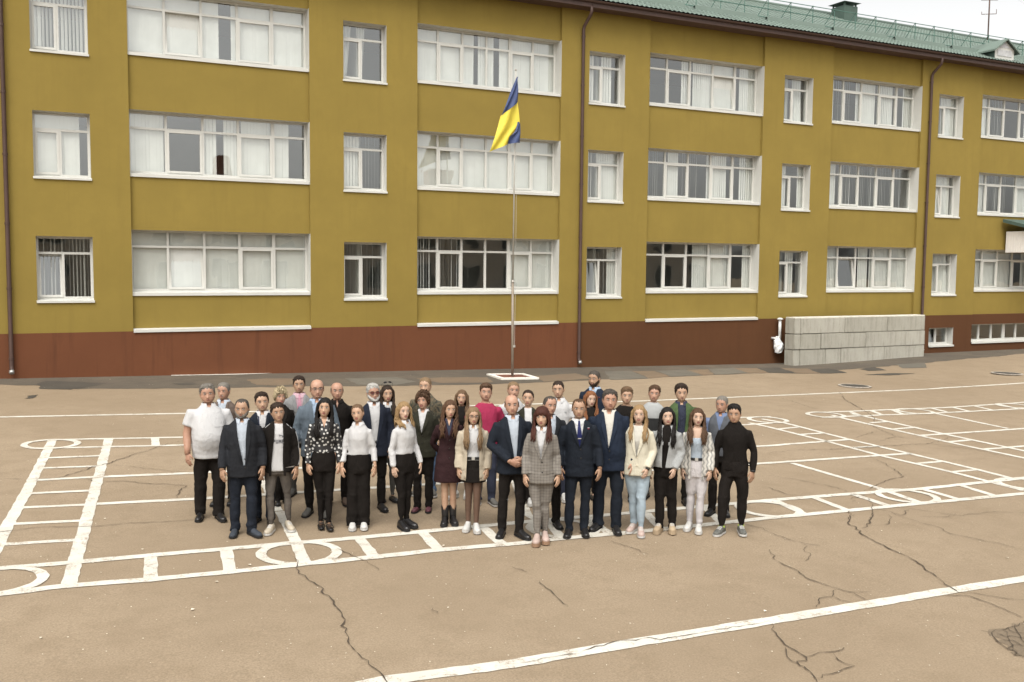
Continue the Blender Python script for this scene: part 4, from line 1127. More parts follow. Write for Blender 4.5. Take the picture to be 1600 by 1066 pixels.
# ---- head: horizontal slices; t = distance below the crown
HT = [0, .004, .012, .026, .044, .062, .078, .092, .104, .114, .124, .134, .144, .154, .163, .170, .177, .184, .191, .198, .206, .214, .222, .229, .234, .238, .245, .256, .272, .290]
_K = [0, .008, .03, .06, .09, .115, .145, .165, .185, .205, .220, .232, .240, .250, .290]
_W = [.004, .038, .060, .071, .0755, .076, .0735, .0705, .0645, .0565, .048, .040, .044, .050, .055]
_F = [.004, .035, .068, .083, .0885, .0875, .088, .088, .0895, .0895, .088, .079, .060, .048, .048]
_B = [.004, .050, .085, .099, .103, .102, .096, .088, .078, .068, .062, .060, .058, .058, .060]
NA = 44
def head_angles():
    # denser in front
    u = np.linspace(-1, 1, NA, endpoint=False)
    return np.pi * (0.62 * u + 0.38 * u ** 3)
HA = head_angles()
def head_grid(sex, jaw=1.0, wide=1.0):
    G = np.zeros((len(HT), NA, 3))
    for i, t in enumerate(HT):
        w = np.interp(t, _K, _W) * wide; f_ = np.interp(t, _K, _F); b = np.interp(t, _K, _B)
        if sex == 'f': w *= 0.95 if t < .17 else 0.90; b *= 0.98
        if .15 < t < .24: w *= jaw
        for j, a in enumerate(HA):
            s, c = math.sin(a), math.cos(a)
            pw = 2.25 if t < .2 else 2.05
            x = w * math.copysign(abs(s) ** (2 / pw), s); y = -math.copysign(abs(c) ** (2 / pw), c) * (f_ if c > 0 else b)
            if c > 0.05:
                ax = abs(x); g = lambda v, s_: math.exp(-(v / s_) ** 2)
                k = 0.0
                np_ = float(np.interp(t, [.100, .114, .135, .156, .168, .176, .186], [0, .003, .010, .019, .0235, .011, 0]))
                k += np_ * g(ax, 0.0105 + 0.004 * (t > .15))
                k -= 0.0065 * g(ax - .031, .015) * g(t - .116, .012)
                k += 0.0045 * g(ax - .028, .022) * g(t - .100, .008) * (1.0 if sex == 'm' else .5)
                k += 0.004 * g(ax - .043, .015) * g(t - .150, .015)
                k += 0.0045 * g(ax, .020) * (g(t - .186, .0045) + g(t - .196, .005))
                k -= 0.003 * g(ax, .022) * g(t - .191, .002) + 0.003 * g(ax, .02) * g(t - .206, .006)
                k += 0.006 * g(ax, .018) * g(t - .221, .009)
                y -= k
            G[i, j] = (x, y + 0.012, 1.75 - t)
    return G
def head_xf(turn, tilt, nod):
    M_ = Matrix.Rotation(turn, 3, 'Z') @ Matrix.Rotation(tilt, 3, 'Y') @ Matrix.Rotation(nod, 3, 'X')
    Mn = np.array(M_)
    pv = np.array([0, 0.02, 1.50])
    def fn(V):
        V = np.asarray(V, float); w_ = np.clip((V[:, 2] - 1.455) / 0.07, 0, 1)[:, None]
        Q = ((V - pv) * np.array([1.085, 1.01, .980])) @ Mn.T + pv - np.array([0, 0, .013])
        return V * (1 - w_) + Q * w_
    return fn
def hair_cap(G, tl, thick, mat_, parent, xf, seed, lump=0.003, name="hair", tmin=None):
    """shell grown from the head slices; tl(a) lower hairline, thick(a, t) thickness"""
    r_ = random.Random(seed); rows = [i for i, t in enumerate(HT) if t < .24]
    V, H_ = [], []
    ph = [r_.uniform(0, 6.3) for _ in range(6)]
    for i in rows:
        for j, a in enumerate(HA):
            t = HT[i]; lim = tl(abs(a)) + .004 * math.sin(a * 13 + ph[3]) + .003 * math.sin(a * 29 + ph[4]); e = min(1.0, max(0.0, (lim - t) / 0.020 + 0.15))
            if tmin is not None: e *= min(1.0, max(0.0, (t - tmin(abs(a))) / 0.016 + 0.2))
            h = thick(abs(a), t) * (e if e > 0 else 0)
            p = G[i, j]; d = p - np.array([0, 0.015, 1.63]); d /= np.linalg.norm(d)
            if h > 0: h += lump * (math.sin(a * 9 + ph[0] + t * 60) + math.sin(a * 17 + ph[1] - t * 90) + math.sin(t * 160 + ph[2] + 3 * math.sin(a * 4))) * 0.5 * e
            V.append(p + d * (h - 0.0015)); H_.append(h if lim - t > -0.02 and (tmin is None or t > tmin(abs(a)) - .012) else -1)
    n = NA; F = []
    for i in range(len(rows) - 1):
        for j in range(n):
            q = [i * n + j, i * n + (j + 1) % n, (i + 1) * n + (j + 1) % n, (i + 1) * n + j]
            if sum(H_[k] > 0.0005 for k in q) >= 2: F.append(q)
    F.append([j for j in range(n)]) if H_[0] > 0 else None
    return np_mesh(name, xf(np.array(V)), F, mat_, parent)
def smooth01(v): v = max(0.0, min(1.0, v)); return v * v * (3 - 2 * v)
def tl_male(front=.050, side=.135, back=.195):
    def f_(a):
        return float(np.interp(math.degrees(a), [0, 25, 42, 55, 68, 80, 95, 115, 140, 180], [front, front + .002, front + .012, front + .035, side - .02, side, side - .005, side + .03, back - .01, back]))
    return f_
def do_hair(style, col, G, person, xf, front_y, seed, sex, length=1.2):
    M_ = hair_mat(col); r_ = random.Random(seed)
    if style == 'bald': return
    if style in ('short', 'crop', 'crew', 'swept'):
        T = {'short': (.017, .009), 'crop': (.009, .005), 'crew': (.022, .006), 'swept': (.024, .012)}[style]
        tlm = tl_male(.046 + r_.uniform(-.006, .006) if style != 'crop' else .046)
        hair_cap(G, tlm, lambda a, t: (T[0] + (T[1] - T[0]) * smooth01((t - .03) / .07)) * (1 - .45 * smooth01((t - .10) / .08)), M_, person, xf, seed, .0026 if style != 'crop' else .0012)
        b = MB()
        for _ in range(70 if style != 'crop' else 0):
            a = r_.choice((-1, 1)) * R(r_.uniform(0, 180)); t = r_.uniform(.0, min(tlm(abs(a)) - .006, .085))
            i = min(range(len(HT)), key=lambda q_: abs(HT[q_] - t)); j = min(range(NA), key=lambda q_: abs(HA[q_] - a))
            p = G[i, j]; d = p - np.array([0, .015, 1.63]); d /= np.linalg.norm(d); th_ = T[0] + (T[1] - T[0]) * smooth01((t - .03) / .07); p = p + d * th_ * .8
            e = np.array([r_.gauss(.2, .4), r_.gauss(-.6, .4), r_.gauss(0, .3)]); e -= d * e.dot(d); e /= np.linalg.norm(e) + 1e-9
            l = r_.uniform(.015, .032)
            b.tube([p - e * l * .8 - d * .004, p + d * th_ * .06, p + e * l * .8 - d * .001], [.004, .0050, .0012], 4)
        return np_mesh("hair_tufts", xf(np.array(b.v)), b.f, M_, person) if b.v else None
    if style == 'recede':
        return hair_cap(G, lambda a: float(np.interp(math.degrees(a), [0, 20, 45, 62, 75, 90, 115, 180], [.030, .028, .022, .07, .118, .135, .16, .19])), lambda a, t: .010 if t < .05 else .007, M_, person, xf, seed, .0014)
    if style == 'fringe':
        return hair_cap(G, tl_male(.05, .138, .19), lambda a, t: .007, M_, person, xf, seed, .0012, tmin=lambda a: float(np.interp(math.degrees(a), [0, 55, 68, 100, 150, 180], [.30, .30, .085, .070, .055, .055])))
    if style == 'pulled':
        hair_cap(G, tl_male(.040, .120, .20), lambda a, t: .009, M_, person, xf, seed, .0012)
        b = MB(); b.ball((0, .125, 1.66), (.035, .03, .035), 12, 8)
        return np_mesh("hair_bun", xf(np.array(b.v)), b.f, M_, person)
    # women's styles: cap and locks
    fr = {'long': .046, 'bangs': .092, 'pixie': .075, 'curly': .060}[style]
    th = {'long': .014, 'bangs': .019, 'pixie': .027, 'curly': .032}[style]
    side = {'long': .15, 'bangs': .17, 'pixie': .150, 'curly': .152}[style]
    tlf = lambda a: float(np.interp(math.degrees(a), [0, 22, 40, 56, 72, 95, 130, 180], [fr, fr + .004, fr + .02, fr + .065, side, side + .02, .20, .205]))
    hair_cap(G, tlf, lambda a, t: th * (1 - .25 * smooth01((t - .1) / .1)), M_, person, xf, seed, .0055 if style == 'curly' else .003)
    b = MB()
    if style in ('pixie', 'curly'):
        for _ in range(90 if style == 'curly' else 70):
            a = r_.choice((-1, 1)) * R(r_.uniform(4, 180)); t = r_.uniform(.004, min(tlf(abs(a)) - .004, .175))
            i = min(range(len(HT)), key=lambda q_: abs(HT[q_] - t)); j = min(range(NA), key=lambda q_: abs(HA[q_] - a))
            p = G[i, j]; d = p - np.array([0, .015, 1.63]); d /= np.linalg.norm(d); p = p + d * th * .75
            e = np.array([r_.gauss(0, .6), r_.gauss(-.3, .5), r_.gauss(-.5, .5)]); e -= d * e.dot(d); e /= np.linalg.norm(e) + 1e-9
            l = r_.uniform(.025, .045)
            b.tube([p - e * l * .5 - d * .004, p + d * .006, p + e * l * .6 - d * .002], [.007, .009, .003], 5)
    else:
        wav = {'long': 0.010, 'bangs': 0.006}[style] * (1.8 if length == 1.21 else 1)
        for q_ in range(82):
            sd = -1 if q_ % 2 else 1
            a = R(64 + 116 * (q_ // 2) / 40.0) + r_.uniform(-.05, .05); deg = math.degrees(a); frontal = deg < 88 and r_.random() < .9 or deg < 104 and r_.random() < .45
            zend = length + r_.uniform(-.02, .05) + (.04 if deg > 120 else 0)
            P = []; out_ = 0.010 + r_.uniform(0, .012); jx = r_.uniform(-.012, .018)
            for t in (.040, .062, .085, .105, .125, .145, .170):
                w = np.interp(t, _K, _W); f_ = np.interp(t, _K, _F); bk = np.interp(t, _K, _B)
                if t > .1: w = np.interp(.1, _K, _W) * (1 + (t - .1) * .6); f_ = .082; bk = .104
                k = 1.0; aa = a + (.10 if t < .07 else 0); out2 = out_ * smooth01((t - .02) / .08)
                x = sd * (w + out2) * math.sin(aa); y = -math.cos(aa) * ((f_ if aa < R(90) else bk) + out2) + .012
                P.append((x, y, 1.75 - t + .012 * (1 - k)))
            P = [tuple(v) for v in xf(np.array(P))]
            x, y, z = P[-1]; n = 7; x0, y0, z0 = x, y, z
            for s in range(1, n + 1):
                u = s / n; zz = z0 + (zend - z0) * u
                if frontal:
                    tx = sd * (.070 + .055 * (deg - 64) / 40) + sd * jx; fy = front_y(tx, zz) - .014 - r_.uniform(0, .008)
                    k = smooth01((1.53 - zz) / .10); yy = y0 * (1 - k) + min(y0, fy) * k if zz > 1.44 else fy
                    xx = x0 + (tx - x0) * smooth01(u * 1.6)
                else:
                    xx = x0 * (1 + .18 * u); bb = .135 + .02 * u
                    yy = y0 + (max(y0, bb * min(1, max(.15, (deg - 85) / 45))) - y0) * smooth01(u * 2)
                ph = q_ * 1.7
                P.append((xx + wav * math.sin(u * 13 + ph), yy - abs(wav * .6 * math.cos(u * 11 + ph)), zz))
            m_ = len(P)
            kr = r_.uniform(.7, 1.05); rad = [.003 * kr, .006 * kr] + [.0095 * kr] * 3 + [.0115 * kr] * (m_ - 7) + [.008 * kr, .002]
            b.tube(P, rad, 5)
    if b.v: np_mesh("hair_locks", np.array(b.v), b.f, M_, person)
def do_beard(kind, col, G, person, xf, seed):
    M_ = hair_mat(col)
    if kind in ('full', 'short', 'long'):
        th = {'full': .011, 'short': .006, 'long': .018}[kind]
        hair_cap(G, lambda a: .246 if a < 1.2 else .20, lambda a, t: th * (1.0 if a < 1.0 else .6), M_, person, xf, seed, .0018, "beard",
                 tmin=lambda a: float(np.interp(math.degrees(a), [0, 9, 14, 28, 40, 55, 72, 84, 90], [.2005, .2, .190, .186, .172, .158, .140, .128, .30])))
    if kind in ('full', 'short', 'stache', 'long'):
        hair_cap(G, lambda a: .1845 + .02 * smooth01((math.degrees(a) - 10) / 10), lambda a, t: .006, M_, person, xf, seed + 1, .001, "moustache",
                 tmin=lambda a: .1735 if math.degrees(a) < 19 else .30)
def do_glasses(person, xf, kind):
    b = MB()
    lift = 0.0
    for s in (-1, 1):
        c = (s * .033, -.094, 1.634); n = 16
        pts = [(c[0] + .025 * math.cos(2 * math.pi * k / n), c[1] + .012 * (abs(c[0] + .025 * math.cos(2 * math.pi * k / n)) / .06) ** 2, c[2] + .018 * math.sin(2 * math.pi * k / n)) for k in range(n + 1)]
        b.tube(pts, .0022 if kind != 'sun' else .003, 5, 0)
        b.tube([(s * .058, -.085, 1.638), (s * .074, -.05, 1.638), (s * .079, .01, 1.636)], .0022, 5, 0)
        if kind in ('tint', 'sun'):
            b.add([(p[0], p[1] + .001, p[2]) for p in pts[:-1]], [tuple(range(n))], 1)
    b.tube([(-.009, -.094, 1.636), (0, -.098, 1.639), (.009, -.094, 1.636)], .002, 5, 0)
    V = np.array(b.v)
    if kind == 'sun':
        V = (V - np.array([0, 0, 1.634])) @ np.array(Matrix.Rotation(R(-52), 3, 'X')).T + np.array([0, .02, 1.735])
    ms = [mat("spectacle_frame", (0.05, 0.035, 0.03), 0.35, 0.1), mat("tinted_lens", (0.10, 0.035, 0.03), 0.15, 0.05) if kind == 'tint' else mat("dark_lens", (0.01, 0.01, 0.01), 0.1, 0.05)]
    np_mesh("glasses" if kind != 'sun' else "sunglasses", xf(V), b.f, ms, person, True, b.m)

def hand(b, Wr, d, side, m=0, k=1.0):
    d = d.normalized(); pn = Vector((-side * 0.75, 0.66, 0)); pn = (pn - d * pn.dot(d)).normalized()
    l = d.cross(pn) * (1 if d.cross(pn).y < 0 else -1)     # thumb side, forward
    def P(a, q_, h): return Wr + (d * a + l * q_ + pn * h) * k
    rings = []
    for a, hw, ht in ((-.03, .026, .022), (0, .027, .020), (.025, .036, .018), (.055, .041, .016), (.082, .041, .014), (.092, .038, .010)):
        rings.append([P(a, hw * math.cos(2 * math.pi * j / 12), ht * math.sin(2 * math.pi * j / 12)) for j in range(12)])
    b.loft(rings, m)
    for q_, L_, dl in ((.031, .070, 0), (.0105, .079, .004), (-.0105, .074, .002), (-.030, .058, -.006)):
        a0 = .080 + dl
        b.tube([P(a0, q_, 0), P(a0 + L_ * .36, q_ * 1.05, .004), P(a0 + L_ * .68, q_ * 1.03, .015), P(a0 + L_ * .92, q_, .030), P(a0 + L_, q_, .036)], [.0098, .0095, .0086, .0078, .004], 6, m)
    b.tube([P(.012, .024, .004), P(.036, .046, .010), P(.062, .056, .018), P(.082, .056, .026)], [.013, .0122, .010, .0055], 6, m)

def shoe(person, x, y, yaw, kind, mats, top=None):
    """one shoe; toe towards -y"""
    L_ = {'dress': .295, 'sneak': .285, 'boot': .275, 'sandal': .25, 'flat': .25, 'chunky': .285}[kind]
    prof_ = [(0, .022, .045), (.03, .034, .075), (.12, .038, .086), (.30, .038, .088), (.42, .040, .072), (.58, .046, .054), (.76, .048, .045), (.90, .041, .038), (.97, .026, .030), (1.0, .010, .022)]
    if kind in ('flat',): prof_ = [(a, w * .92, h * (.62 if .02 < a < .5 else .9)) for a, w, h in prof_]
    if kind == 'sneak' or kind == 'chunky': prof_ = [(a, w * 1.06, h * 1.08) for a, w, h in prof_]
    sole = {'dress': .018, 'sneak': .026, 'boot': .03, 'sandal': .03, 'flat': .018, 'chunky': .045}[kind]
    ca, sa = math.cos(yaw), math.sin(yaw)
    def T(px, py, pz): return (x + px * ca - py * sa, y + px * sa + py * ca, pz)
    def sec(a, w, zb, zt, n=12):
        py = .075 - a * L_; o = []
        for k in range(n):
            t = 2 * math.pi * k / n; cx_ = math.cos(t); sz = math.sin(t)
            o.append(T(w * math.copysign(abs(cx_) ** .75, cx_), py, zb + (zt - zb) * max(0, sz) ** .8 if sz > 0 else zb))
        return o
    if kind == 'sandal':
        b = MB()
        b.loft([sec(a, w * .95, .012, sole + .004) for a, w, h in prof_])
        s = b.build("shoe", mats[0], person, True)
        q = MB()
        for a in (.72, .50):
            w = .046; q.tube([T(-w, .075 - a * L_, sole), T(-w * .6, .07 - a * L_, sole + .045), T(w * .6, .08 - (a + .1) * L_, sole + .045), T(w, .075 - a * L_, sole)], .006, 5)
        q.tube([T(-.036, .05, sole + .02), T(-.034, .0, .085), T(.034, .0, .085), T(.036, .05, sole + .02)], .006, 5)
        q.build("strap", mats[0], s)
        return s
    b = MB(); b.loft([sec(a, w, sole * .8, sole + h) for a, w, h in prof_])
    if kind == 'boot':
        b.tube([T(0, .02, .05), T(0, .022, .14), T(0, .03, .24), T(0, .032, .25)], [.050, .050, .056, .056], 14)
    s = b.build("shoe", mats[0], person, True)
    q = MB(); rings = []
    for zz in (0.001, sole):
        rings.append([T(v * (1.06), 0, 0)[0:2] and T(px, py, zz) for px, py in
                      [(w * 1.07, .075 - a * L_ * 1.01) for a, w, h in prof_] + [(-w * 1.07, .075 - a * L_ * 1.01) for a, w, h in reversed(prof_)] for v in (1,)])
    q.loft(rings); q.build("sole", mats[1], s)
    if kind in ('sneak', 'chunky') and len(mats) > 2:
        q = MB()
        for a in (.44, .52, .60): q.tube([T(-.028, .075 - a * L_, sole + .066 - (a - .44) * .10), T(.0, .07 - a * L_, sole + .078 - (a - .44) * .12), T(.028, .075 - a * L_, sole + .066 - (a - .44) * .10)], .005, 5)
        q.build("laces", mats[2], s)
    return s

def cloth(name, col, rough=0.85, var=0.10, weave=420.0, fold=0.4):
    if name in _MC: return _MC[name]
    m, nt, p, vec, out = new_mat(name)
    n = noise(nt, vec, 7.0, 4)
    c = mixrgb(nt, ramp(nt, n, [(0.3, 0.0), (0.7, 1.0)]), tuple(x * (1 - var) for x in col), tuple(min(1, x * (1 + var)) for x in col))
    c = mixrgb(nt, math_n(nt, 'MULTIPLY', noise(nt, vec, 260.0, 2), 0.35), c, tuple(x * 0.8 for x in col))
    setc(nt, p, c); p.inputs['Roughness'].default_value = rough; p.inputs['Specular IOR Level'].default_value = 0.12
    mp = N(nt, "ShaderNodeMapping"); mp.inputs['Scale'].default_value = (1, 1, 0.45); mp.inputs['Rotation'].default_value = (0.3, 0.4, 0)
    nt.links.new(vec, mp.inputs[0])
    bump(nt, p, math_n(nt, 'ADD', noise(nt, mp.outputs[0], 15.0, 4, 0.6, 1.6), math_n(nt, 'MULTIPLY', noise(nt, vec, weave, 2), 0.08)), fold, 0.03)
    _MC[name] = m
    return m
def dots_mat(name, base, dot):
    m, nt, p, vec, out = new_mat(name)
    v = N(nt, "ShaderNodeTexVoronoi"); v.inputs['Scale'].default_value = 19.0; v.inputs['Randomness'].default_value = 0.7
    v.voronoi_dimensions = '2D'
    sx = N(nt, "ShaderNodeSeparateXYZ"); cb = N(nt, "ShaderNodeCombineXYZ"); nt.links.new(vec, sx.inputs[0])
    nt.links.new(sx.outputs[0], cb.inputs[0]); nt.links.new(sx.outputs[2], cb.inputs[1]); nt.links.new(cb.outputs[0], v.inputs['Vector'])
    setc(nt, p, mixrgb(nt, ramp(nt, v.outputs['Distance'], [(0.22, 1.0), (0.27, 0.0)]), base, dot)); p.inputs['Roughness'].default_value = 0.7
    bump(nt, p, noise(nt, vec, 14, 3), .3, .03)
    _MC[name] = m; return m
def plaid_mat(name):
    m, nt, p, vec, out = new_mat(name)
    sx = N(nt, "ShaderNodeSeparateXYZ"); nt.links.new(vec, sx.inputs[0])
    def stripe(o, f, th): return ramp(nt, math_n(nt, 'PINGPONG', math_n(nt, 'MULTIPLY', o, f), 1.0), [(th, 0.0), (th + .12, 1.0)])
    a = math_n(nt, 'ADD', math_n(nt, 'MULTIPLY', stripe(sx.outputs[0], 52, .62), .5), math_n(nt, 'MULTIPLY', stripe(sx.outputs[2], 52, .62), .5))
    a2 = math_n(nt, 'ADD', math_n(nt, 'MULTIPLY', a, .6), math_n(nt, 'MULTIPLY', noise(nt, vec, 330, 2), .45))
    setc(nt, p, mixrgb(nt, a2, (0.20, 0.18, 0.155), (0.095, 0.085, 0.074))); p.inputs['Roughness'].default_value = 0.85
    bump(nt, p, noise(nt, vec, 14, 3), .3, .03)
    _MC[name] = m; return m
def zigzag_mat(name):
    m, nt, p, vec, out = new_mat(name)
    sx = N(nt, "ShaderNodeSeparateXYZ"); nt.links.new(vec, sx.inputs[0])
    z = math_n(nt, 'PINGPONG', math_n(nt, 'MULTIPLY', sx.outputs[2], 22), 1.0)
    s = math_n(nt, 'PINGPONG', math_n(nt, 'ADD', math_n(nt, 'MULTIPLY', sx.outputs[0], 38), math_n(nt, 'MULTIPLY', z, .8)), 1.0)
    setc(nt, p, mixrgb(nt, ramp(nt, s, [(.50, 0.0), (.62, 1.0)]), (0.46, 0.44, 0.395), (0.24, 0.235, 0.22))); p.inputs['Roughness'].default_value = 0.9
    bump(nt, p, noise(nt, vec, 14, 3), .3, .03)
    _MC[name] = m; return m
def camo_mat(name):
    m, nt, p, vec, out = new_mat(name)
    n = noise(nt, vec, 11, 3, .6, 1.2)
    r_ = N(nt, "ShaderNodeValToRGB"); r_.color_ramp.interpolation = 'CONSTANT'
    e = r_.color_ramp.elements; e.new(.5); e.new(.6)
    for i, (ps, c) in enumerate([(0, (.022, .02, .014)), (.43, (.065, .058, .036)), (.52, (.10, .072, .042)), (.60, (.035, .038, .022))]): e[i].position = ps; e[i].color = c + (1,)
    nt.links.new(n, r_.inputs[0]); setc(nt, p, r_.outputs[0]); p.inputs['Roughness'].default_value = 0.9
    bump(nt, p, noise(nt, vec, 14, 3), .3, .03)
    _MC[name] = m; return m
def band_mat(name, top, low, z):
    """sweatshirt with a contrasting lower half"""
    m, nt, p, vec, out = new_mat(name)
    sx = N(nt, "ShaderNodeSeparateXYZ"); nt.links.new(vec, sx.inputs[0])
    setc(nt, p, mixrgb(nt, math_n(nt, 'GREATER_THAN', sx.outputs[2], z), low, top)); p.inputs['Roughness'].default_value = 0.9
    bump(nt, p, noise(nt, vec, 14, 3), .3, .03)
    _MC[name] = m; return m

def bvh_of(o):
    me = o.data
    return BVHTree.FromPolygons([tuple(v.co) for v in me.vertices], [tuple(p.vertices) for p in me.polygons])
def front_hit(bv, x, z, off=.004):
    h = bv.ray_cast(Vector((x, -1.2, z)), Vector((0, 1, 0)))
    return None if h[0] is None else Vector((h[0].x, h[0].y - off, h[0].z))
def patch(bv, pts_rows, off, name, m, parent, smooth=True):
    """grid of (x, z) rows laid on the front of a garment"""
    V, F = [], []; n = len(pts_rows[0]); last = -0.14
    for row in pts_rows:
        for x, z in row:
            o_ = off[row.index((x, z))] if isinstance(off, (list, tuple)) else off
            h = front_hit(bv, x, z, o_)
            if h is None: h = Vector((x, last, z))
            last = h.y; V.append(tuple(h))
    F = [(i * n + j, i * n + j + 1, (i + 1) * n + j + 1, (i + 1) * n + j) for i in range(len(pts_rows) - 1) for j in range(n - 1)]
    return np_mesh(name, np.array(V), F, m, parent, smooth)

def collar(person, sex, m, z0=1.468, gap=14, point=.040, h=.026, spread=.026, name="collar", low=0.0):
    w, a, c = prof(1.49, sex); V = []; n = 30
    for i in range(n + 1):
        t = R(gap) + (2 * math.pi - 2 * R(gap)) * i / n; fr = max(0.0, math.cos(t))
        s_, c_ = math.sin(t), math.cos(t)
        def Q(e, z): return (s_ * (w + e), -c_ * ((a if c_ > 0 else c) + e) + .004 - .010 * fr, z)
        hh_ = h * (1 + .25 * max(0, -c_))
        V += [Q(.006, z0 - .012), Q(.008, z0 + hh_), Q(.012, z0 + hh_ + .001), Q(.014 + spread * (.6 + .4 * fr), z0 - .004 - (point * (.4 + .6 * smooth01((fr - .75) / .2)) if fr > .75 else point * .4 * fr) - low * fr)]
    F = [(i * 4 + j, i * 4 + j + 1, (i + 1) * 4 + j + 1, (i + 1) * 4 + j) for i in range(n) for j in range(3)]
    return np_mesh(name, np.array(V), F, m, person)

def make_person(S):
    rs = S.get('seed', S['id'] * 13 + 5)
    r_ = random.Random(rs)
    x, y = S['pos']; sc = S['h'] / 1.738
    face = math.atan2(CAM.x - x, -(CAM.y - y)) + R(S.get('yaw', r_.uniform(-13, 13)))
    root = empty("person", (x, y, zg(x, y) + 0.012), face, sc)
    tag(root, S['label'], "person", "people standing together for a group photograph")
    sex, fat = S['sex'], S.get('fat', 0.0); spread = S.get('spread', r_.uniform(0, .012))
    for s in (-1, 1): JIT[s] = (r_.uniform(-.02, .018), r_.uniform(-.07, .035), r_.uniform(0, .012))
    top, vox = S['top'], S.get('vox', .0125)
    skin = skin_mat(S.get('skin', 'fair'))
    turn, tilt, nod = R(S.get('turn', r_.uniform(-11, 11))), R(S.get('tilt', r_.uniform(-5, 5))), R(S.get('nod', -3 + r_.uniform(-2, 3)))
    xf = head_xf(turn, tilt, nod)
    G = head_grid(sex, S.get('jaw', 1.0 + .12 * fat + r_.uniform(-.04, .04)), S.get('wide', 1.0 + .06 * fat + r_.uniform(-.02, .03)))
    stance = S.get('stance', (.098 if sex == 'm' else .066) + r_.uniform(-.012, .02)); stag = S.get('stag', r_.uniform(-.06, .06))
    fit = S.get('fit', 1.0)
    FT = {s: (s * stance, (stag if s < 0 else -stag)) for s in (-1, 1)}
    # ---------------- body
    b = MB()
    rows = [list(map(tuple, xf(G[i]))) for i in range(len(HT))]
    n = NA
    wn_, an_, cn_ = prof(1.49, sex)
    for z in (1.475, 1.45, 1.42, 1.36, 1.27, 1.15, 1.05, .96, .88):
        w, a, c = prof(z, sex, fat); k = .985 if z > 1.4 else .90
        rows.append([(w * k * math.copysign(abs(math.sin(t)) ** .85, math.sin(t)), -math.copysign(abs(math.cos(t)) ** .85, math.cos(t)) * (a if math.cos(t) > 0 else c) * k, z - .004) for t in HA])
    b.loft([r for r in rows], 0)
    for s in (-1, 1):
        S_, E_, Wr, hd = arm_pose(sex, s, S.get('pose_l' if s > 0 else 'pose_r', S.get('pose', 'down')), fat, spread)
        k = (1.0 if sex == 'm' else .82) * (1 + .22 * fat)
        lays = S['top'] if isinstance(S['top'], list) else [S['top']]
        bare = not any(l_.get('sleeve', 'long') in ('long', 'roll') for l_ in lays)
        ka = 1.0 if bare else .62
        b.tube(arm_path(S_, E_, Wr, .01), [.04 * k * ka, .046 * k * ka, .047 * k * ka, .042 * k * ka, .040 * k * ka, .041 * k * ka, .034 * k * (ka + 1) / 2, .0285 * k], 12, 0)
        hand(b, Wr, hd, s, 0, 1.0 if sex == 'm' else .88)
        fx, fy = FT[s]; k = (1.0 if sex == 'm' else .95) * (.58 if S['bottom'][0] == 'trousers' else 1.0)
        b.tube([(s * .08, 0, .92), (s * .085, 0, .78), (fx * .93, fy * .4, .62), (fx, fy * .7 - .005, .49), (fx, fy * .9 + .012, .34), (fx, fy + .012, .20), (fx, fy + .012, .085), (fx, fy + .01, .03)],
               [.06, .076 * k, .068 * k, .052 * k, .052 * k, .040 * k, .034 * k, .040 * min(1, k * 1.4)], 12, 5 if S.get('tights') else 0)
        b.ball((0, 0, 0), (.001, .001, .001), 4, 3)
        ear = MB(); ear.ball((s * .0765 * (.97 if sex == 'f' else 1.0) * S.get('wide', 1.0 + .06 * fat), .018, 1.622), (.009, .018, .031), 8, 7)
        b.add(xf(np.array(ear.v)), ear.f, 0)
        ey = MB(); yy = -.0742
        ey.ball((s * .0315, yy, 1.6345), (.0145, .008, .0062), 10, 7); b.add(xf(np.array(ey.v)), ey.f, 2)
        ey = MB(); ey.ball((s * .0312, yy - .0062, 1.6345), (.0052, .0034, .0052), 8, 6); b.add(xf(np.array(ey.v)), ey.f, 3)
        br = MB(); bw_ = .0034 if sex == 'm' else .0024
        zb = 1.6515
        br.tube([(s * .014, -.0885, zb - .001), (s * .026, -.0885, zb + .003), (s * .040, -.083, zb + .004), (s * .053, -.070, zb - .002)], [bw_ * .8, bw_, bw_, bw_ * .5], 6, flat=(1, 1))
        b.add(xf(np.array(br.v)), br.f, 4)
        ls = MB(); ls.tube([(s * .0175, -.0745, 1.638), (s * .026, -.0790, 1.6415), (s * .037, -.0790, 1.6415), (s * .0465, -.0735, 1.638)], [.0010, .0016, .0017, .0008] if sex == 'f' else [.0007, .0010, .0010, .0006], 5)
        b.add(xf(np.array(ls.v)), ls.f, 3)
    lp = MB()
    lw, lh = (.0235, .0036) if sex == 'm' else (.0225, .0046)
    smile = S.get('smile', r_.uniform(.0, .004))
    lp.tube([(-lw, -.0815, 1.5605 + smile), (-lw * .5, -.0915, 1.5615), (0, -.0955, 1.5605), (lw * .5, -.0915, 1.5615), (lw, -.0815, 1.5605 + smile)], [.001, lh, lh * .95, lh, .001], 6)
    b.add(xf(np.array(lp.v)), lp.f, 1)
    lp = MB(); lp.tube([(-lw * .8, -.0855, 1.5535 + smile * .7), (0, -.0945, 1.5525), (lw * .8, -.0855, 1.5535 + smile * .7)], [.001, lh * 1.1, .001], 6); b.add(xf(np.array(lp.v)), lp.f, 1)
    body = b.build("body", [skin, LIPS[sex], M_EYEW, M_IRIS, hair_mat(S.get('brow', S['hair'][1] if S['hair'][1] not in ('white', 'pblonde', 'blonde') else 'fair')), mat("sheer_tights", (0.105, 0.062, 0.042), 0.5, 0.1)], root, True)
    # ---------------- trousers, skirt
    bt = S['bottom']; zw = S.get('waist', 1.0 if sex == 'm' else 1.06)
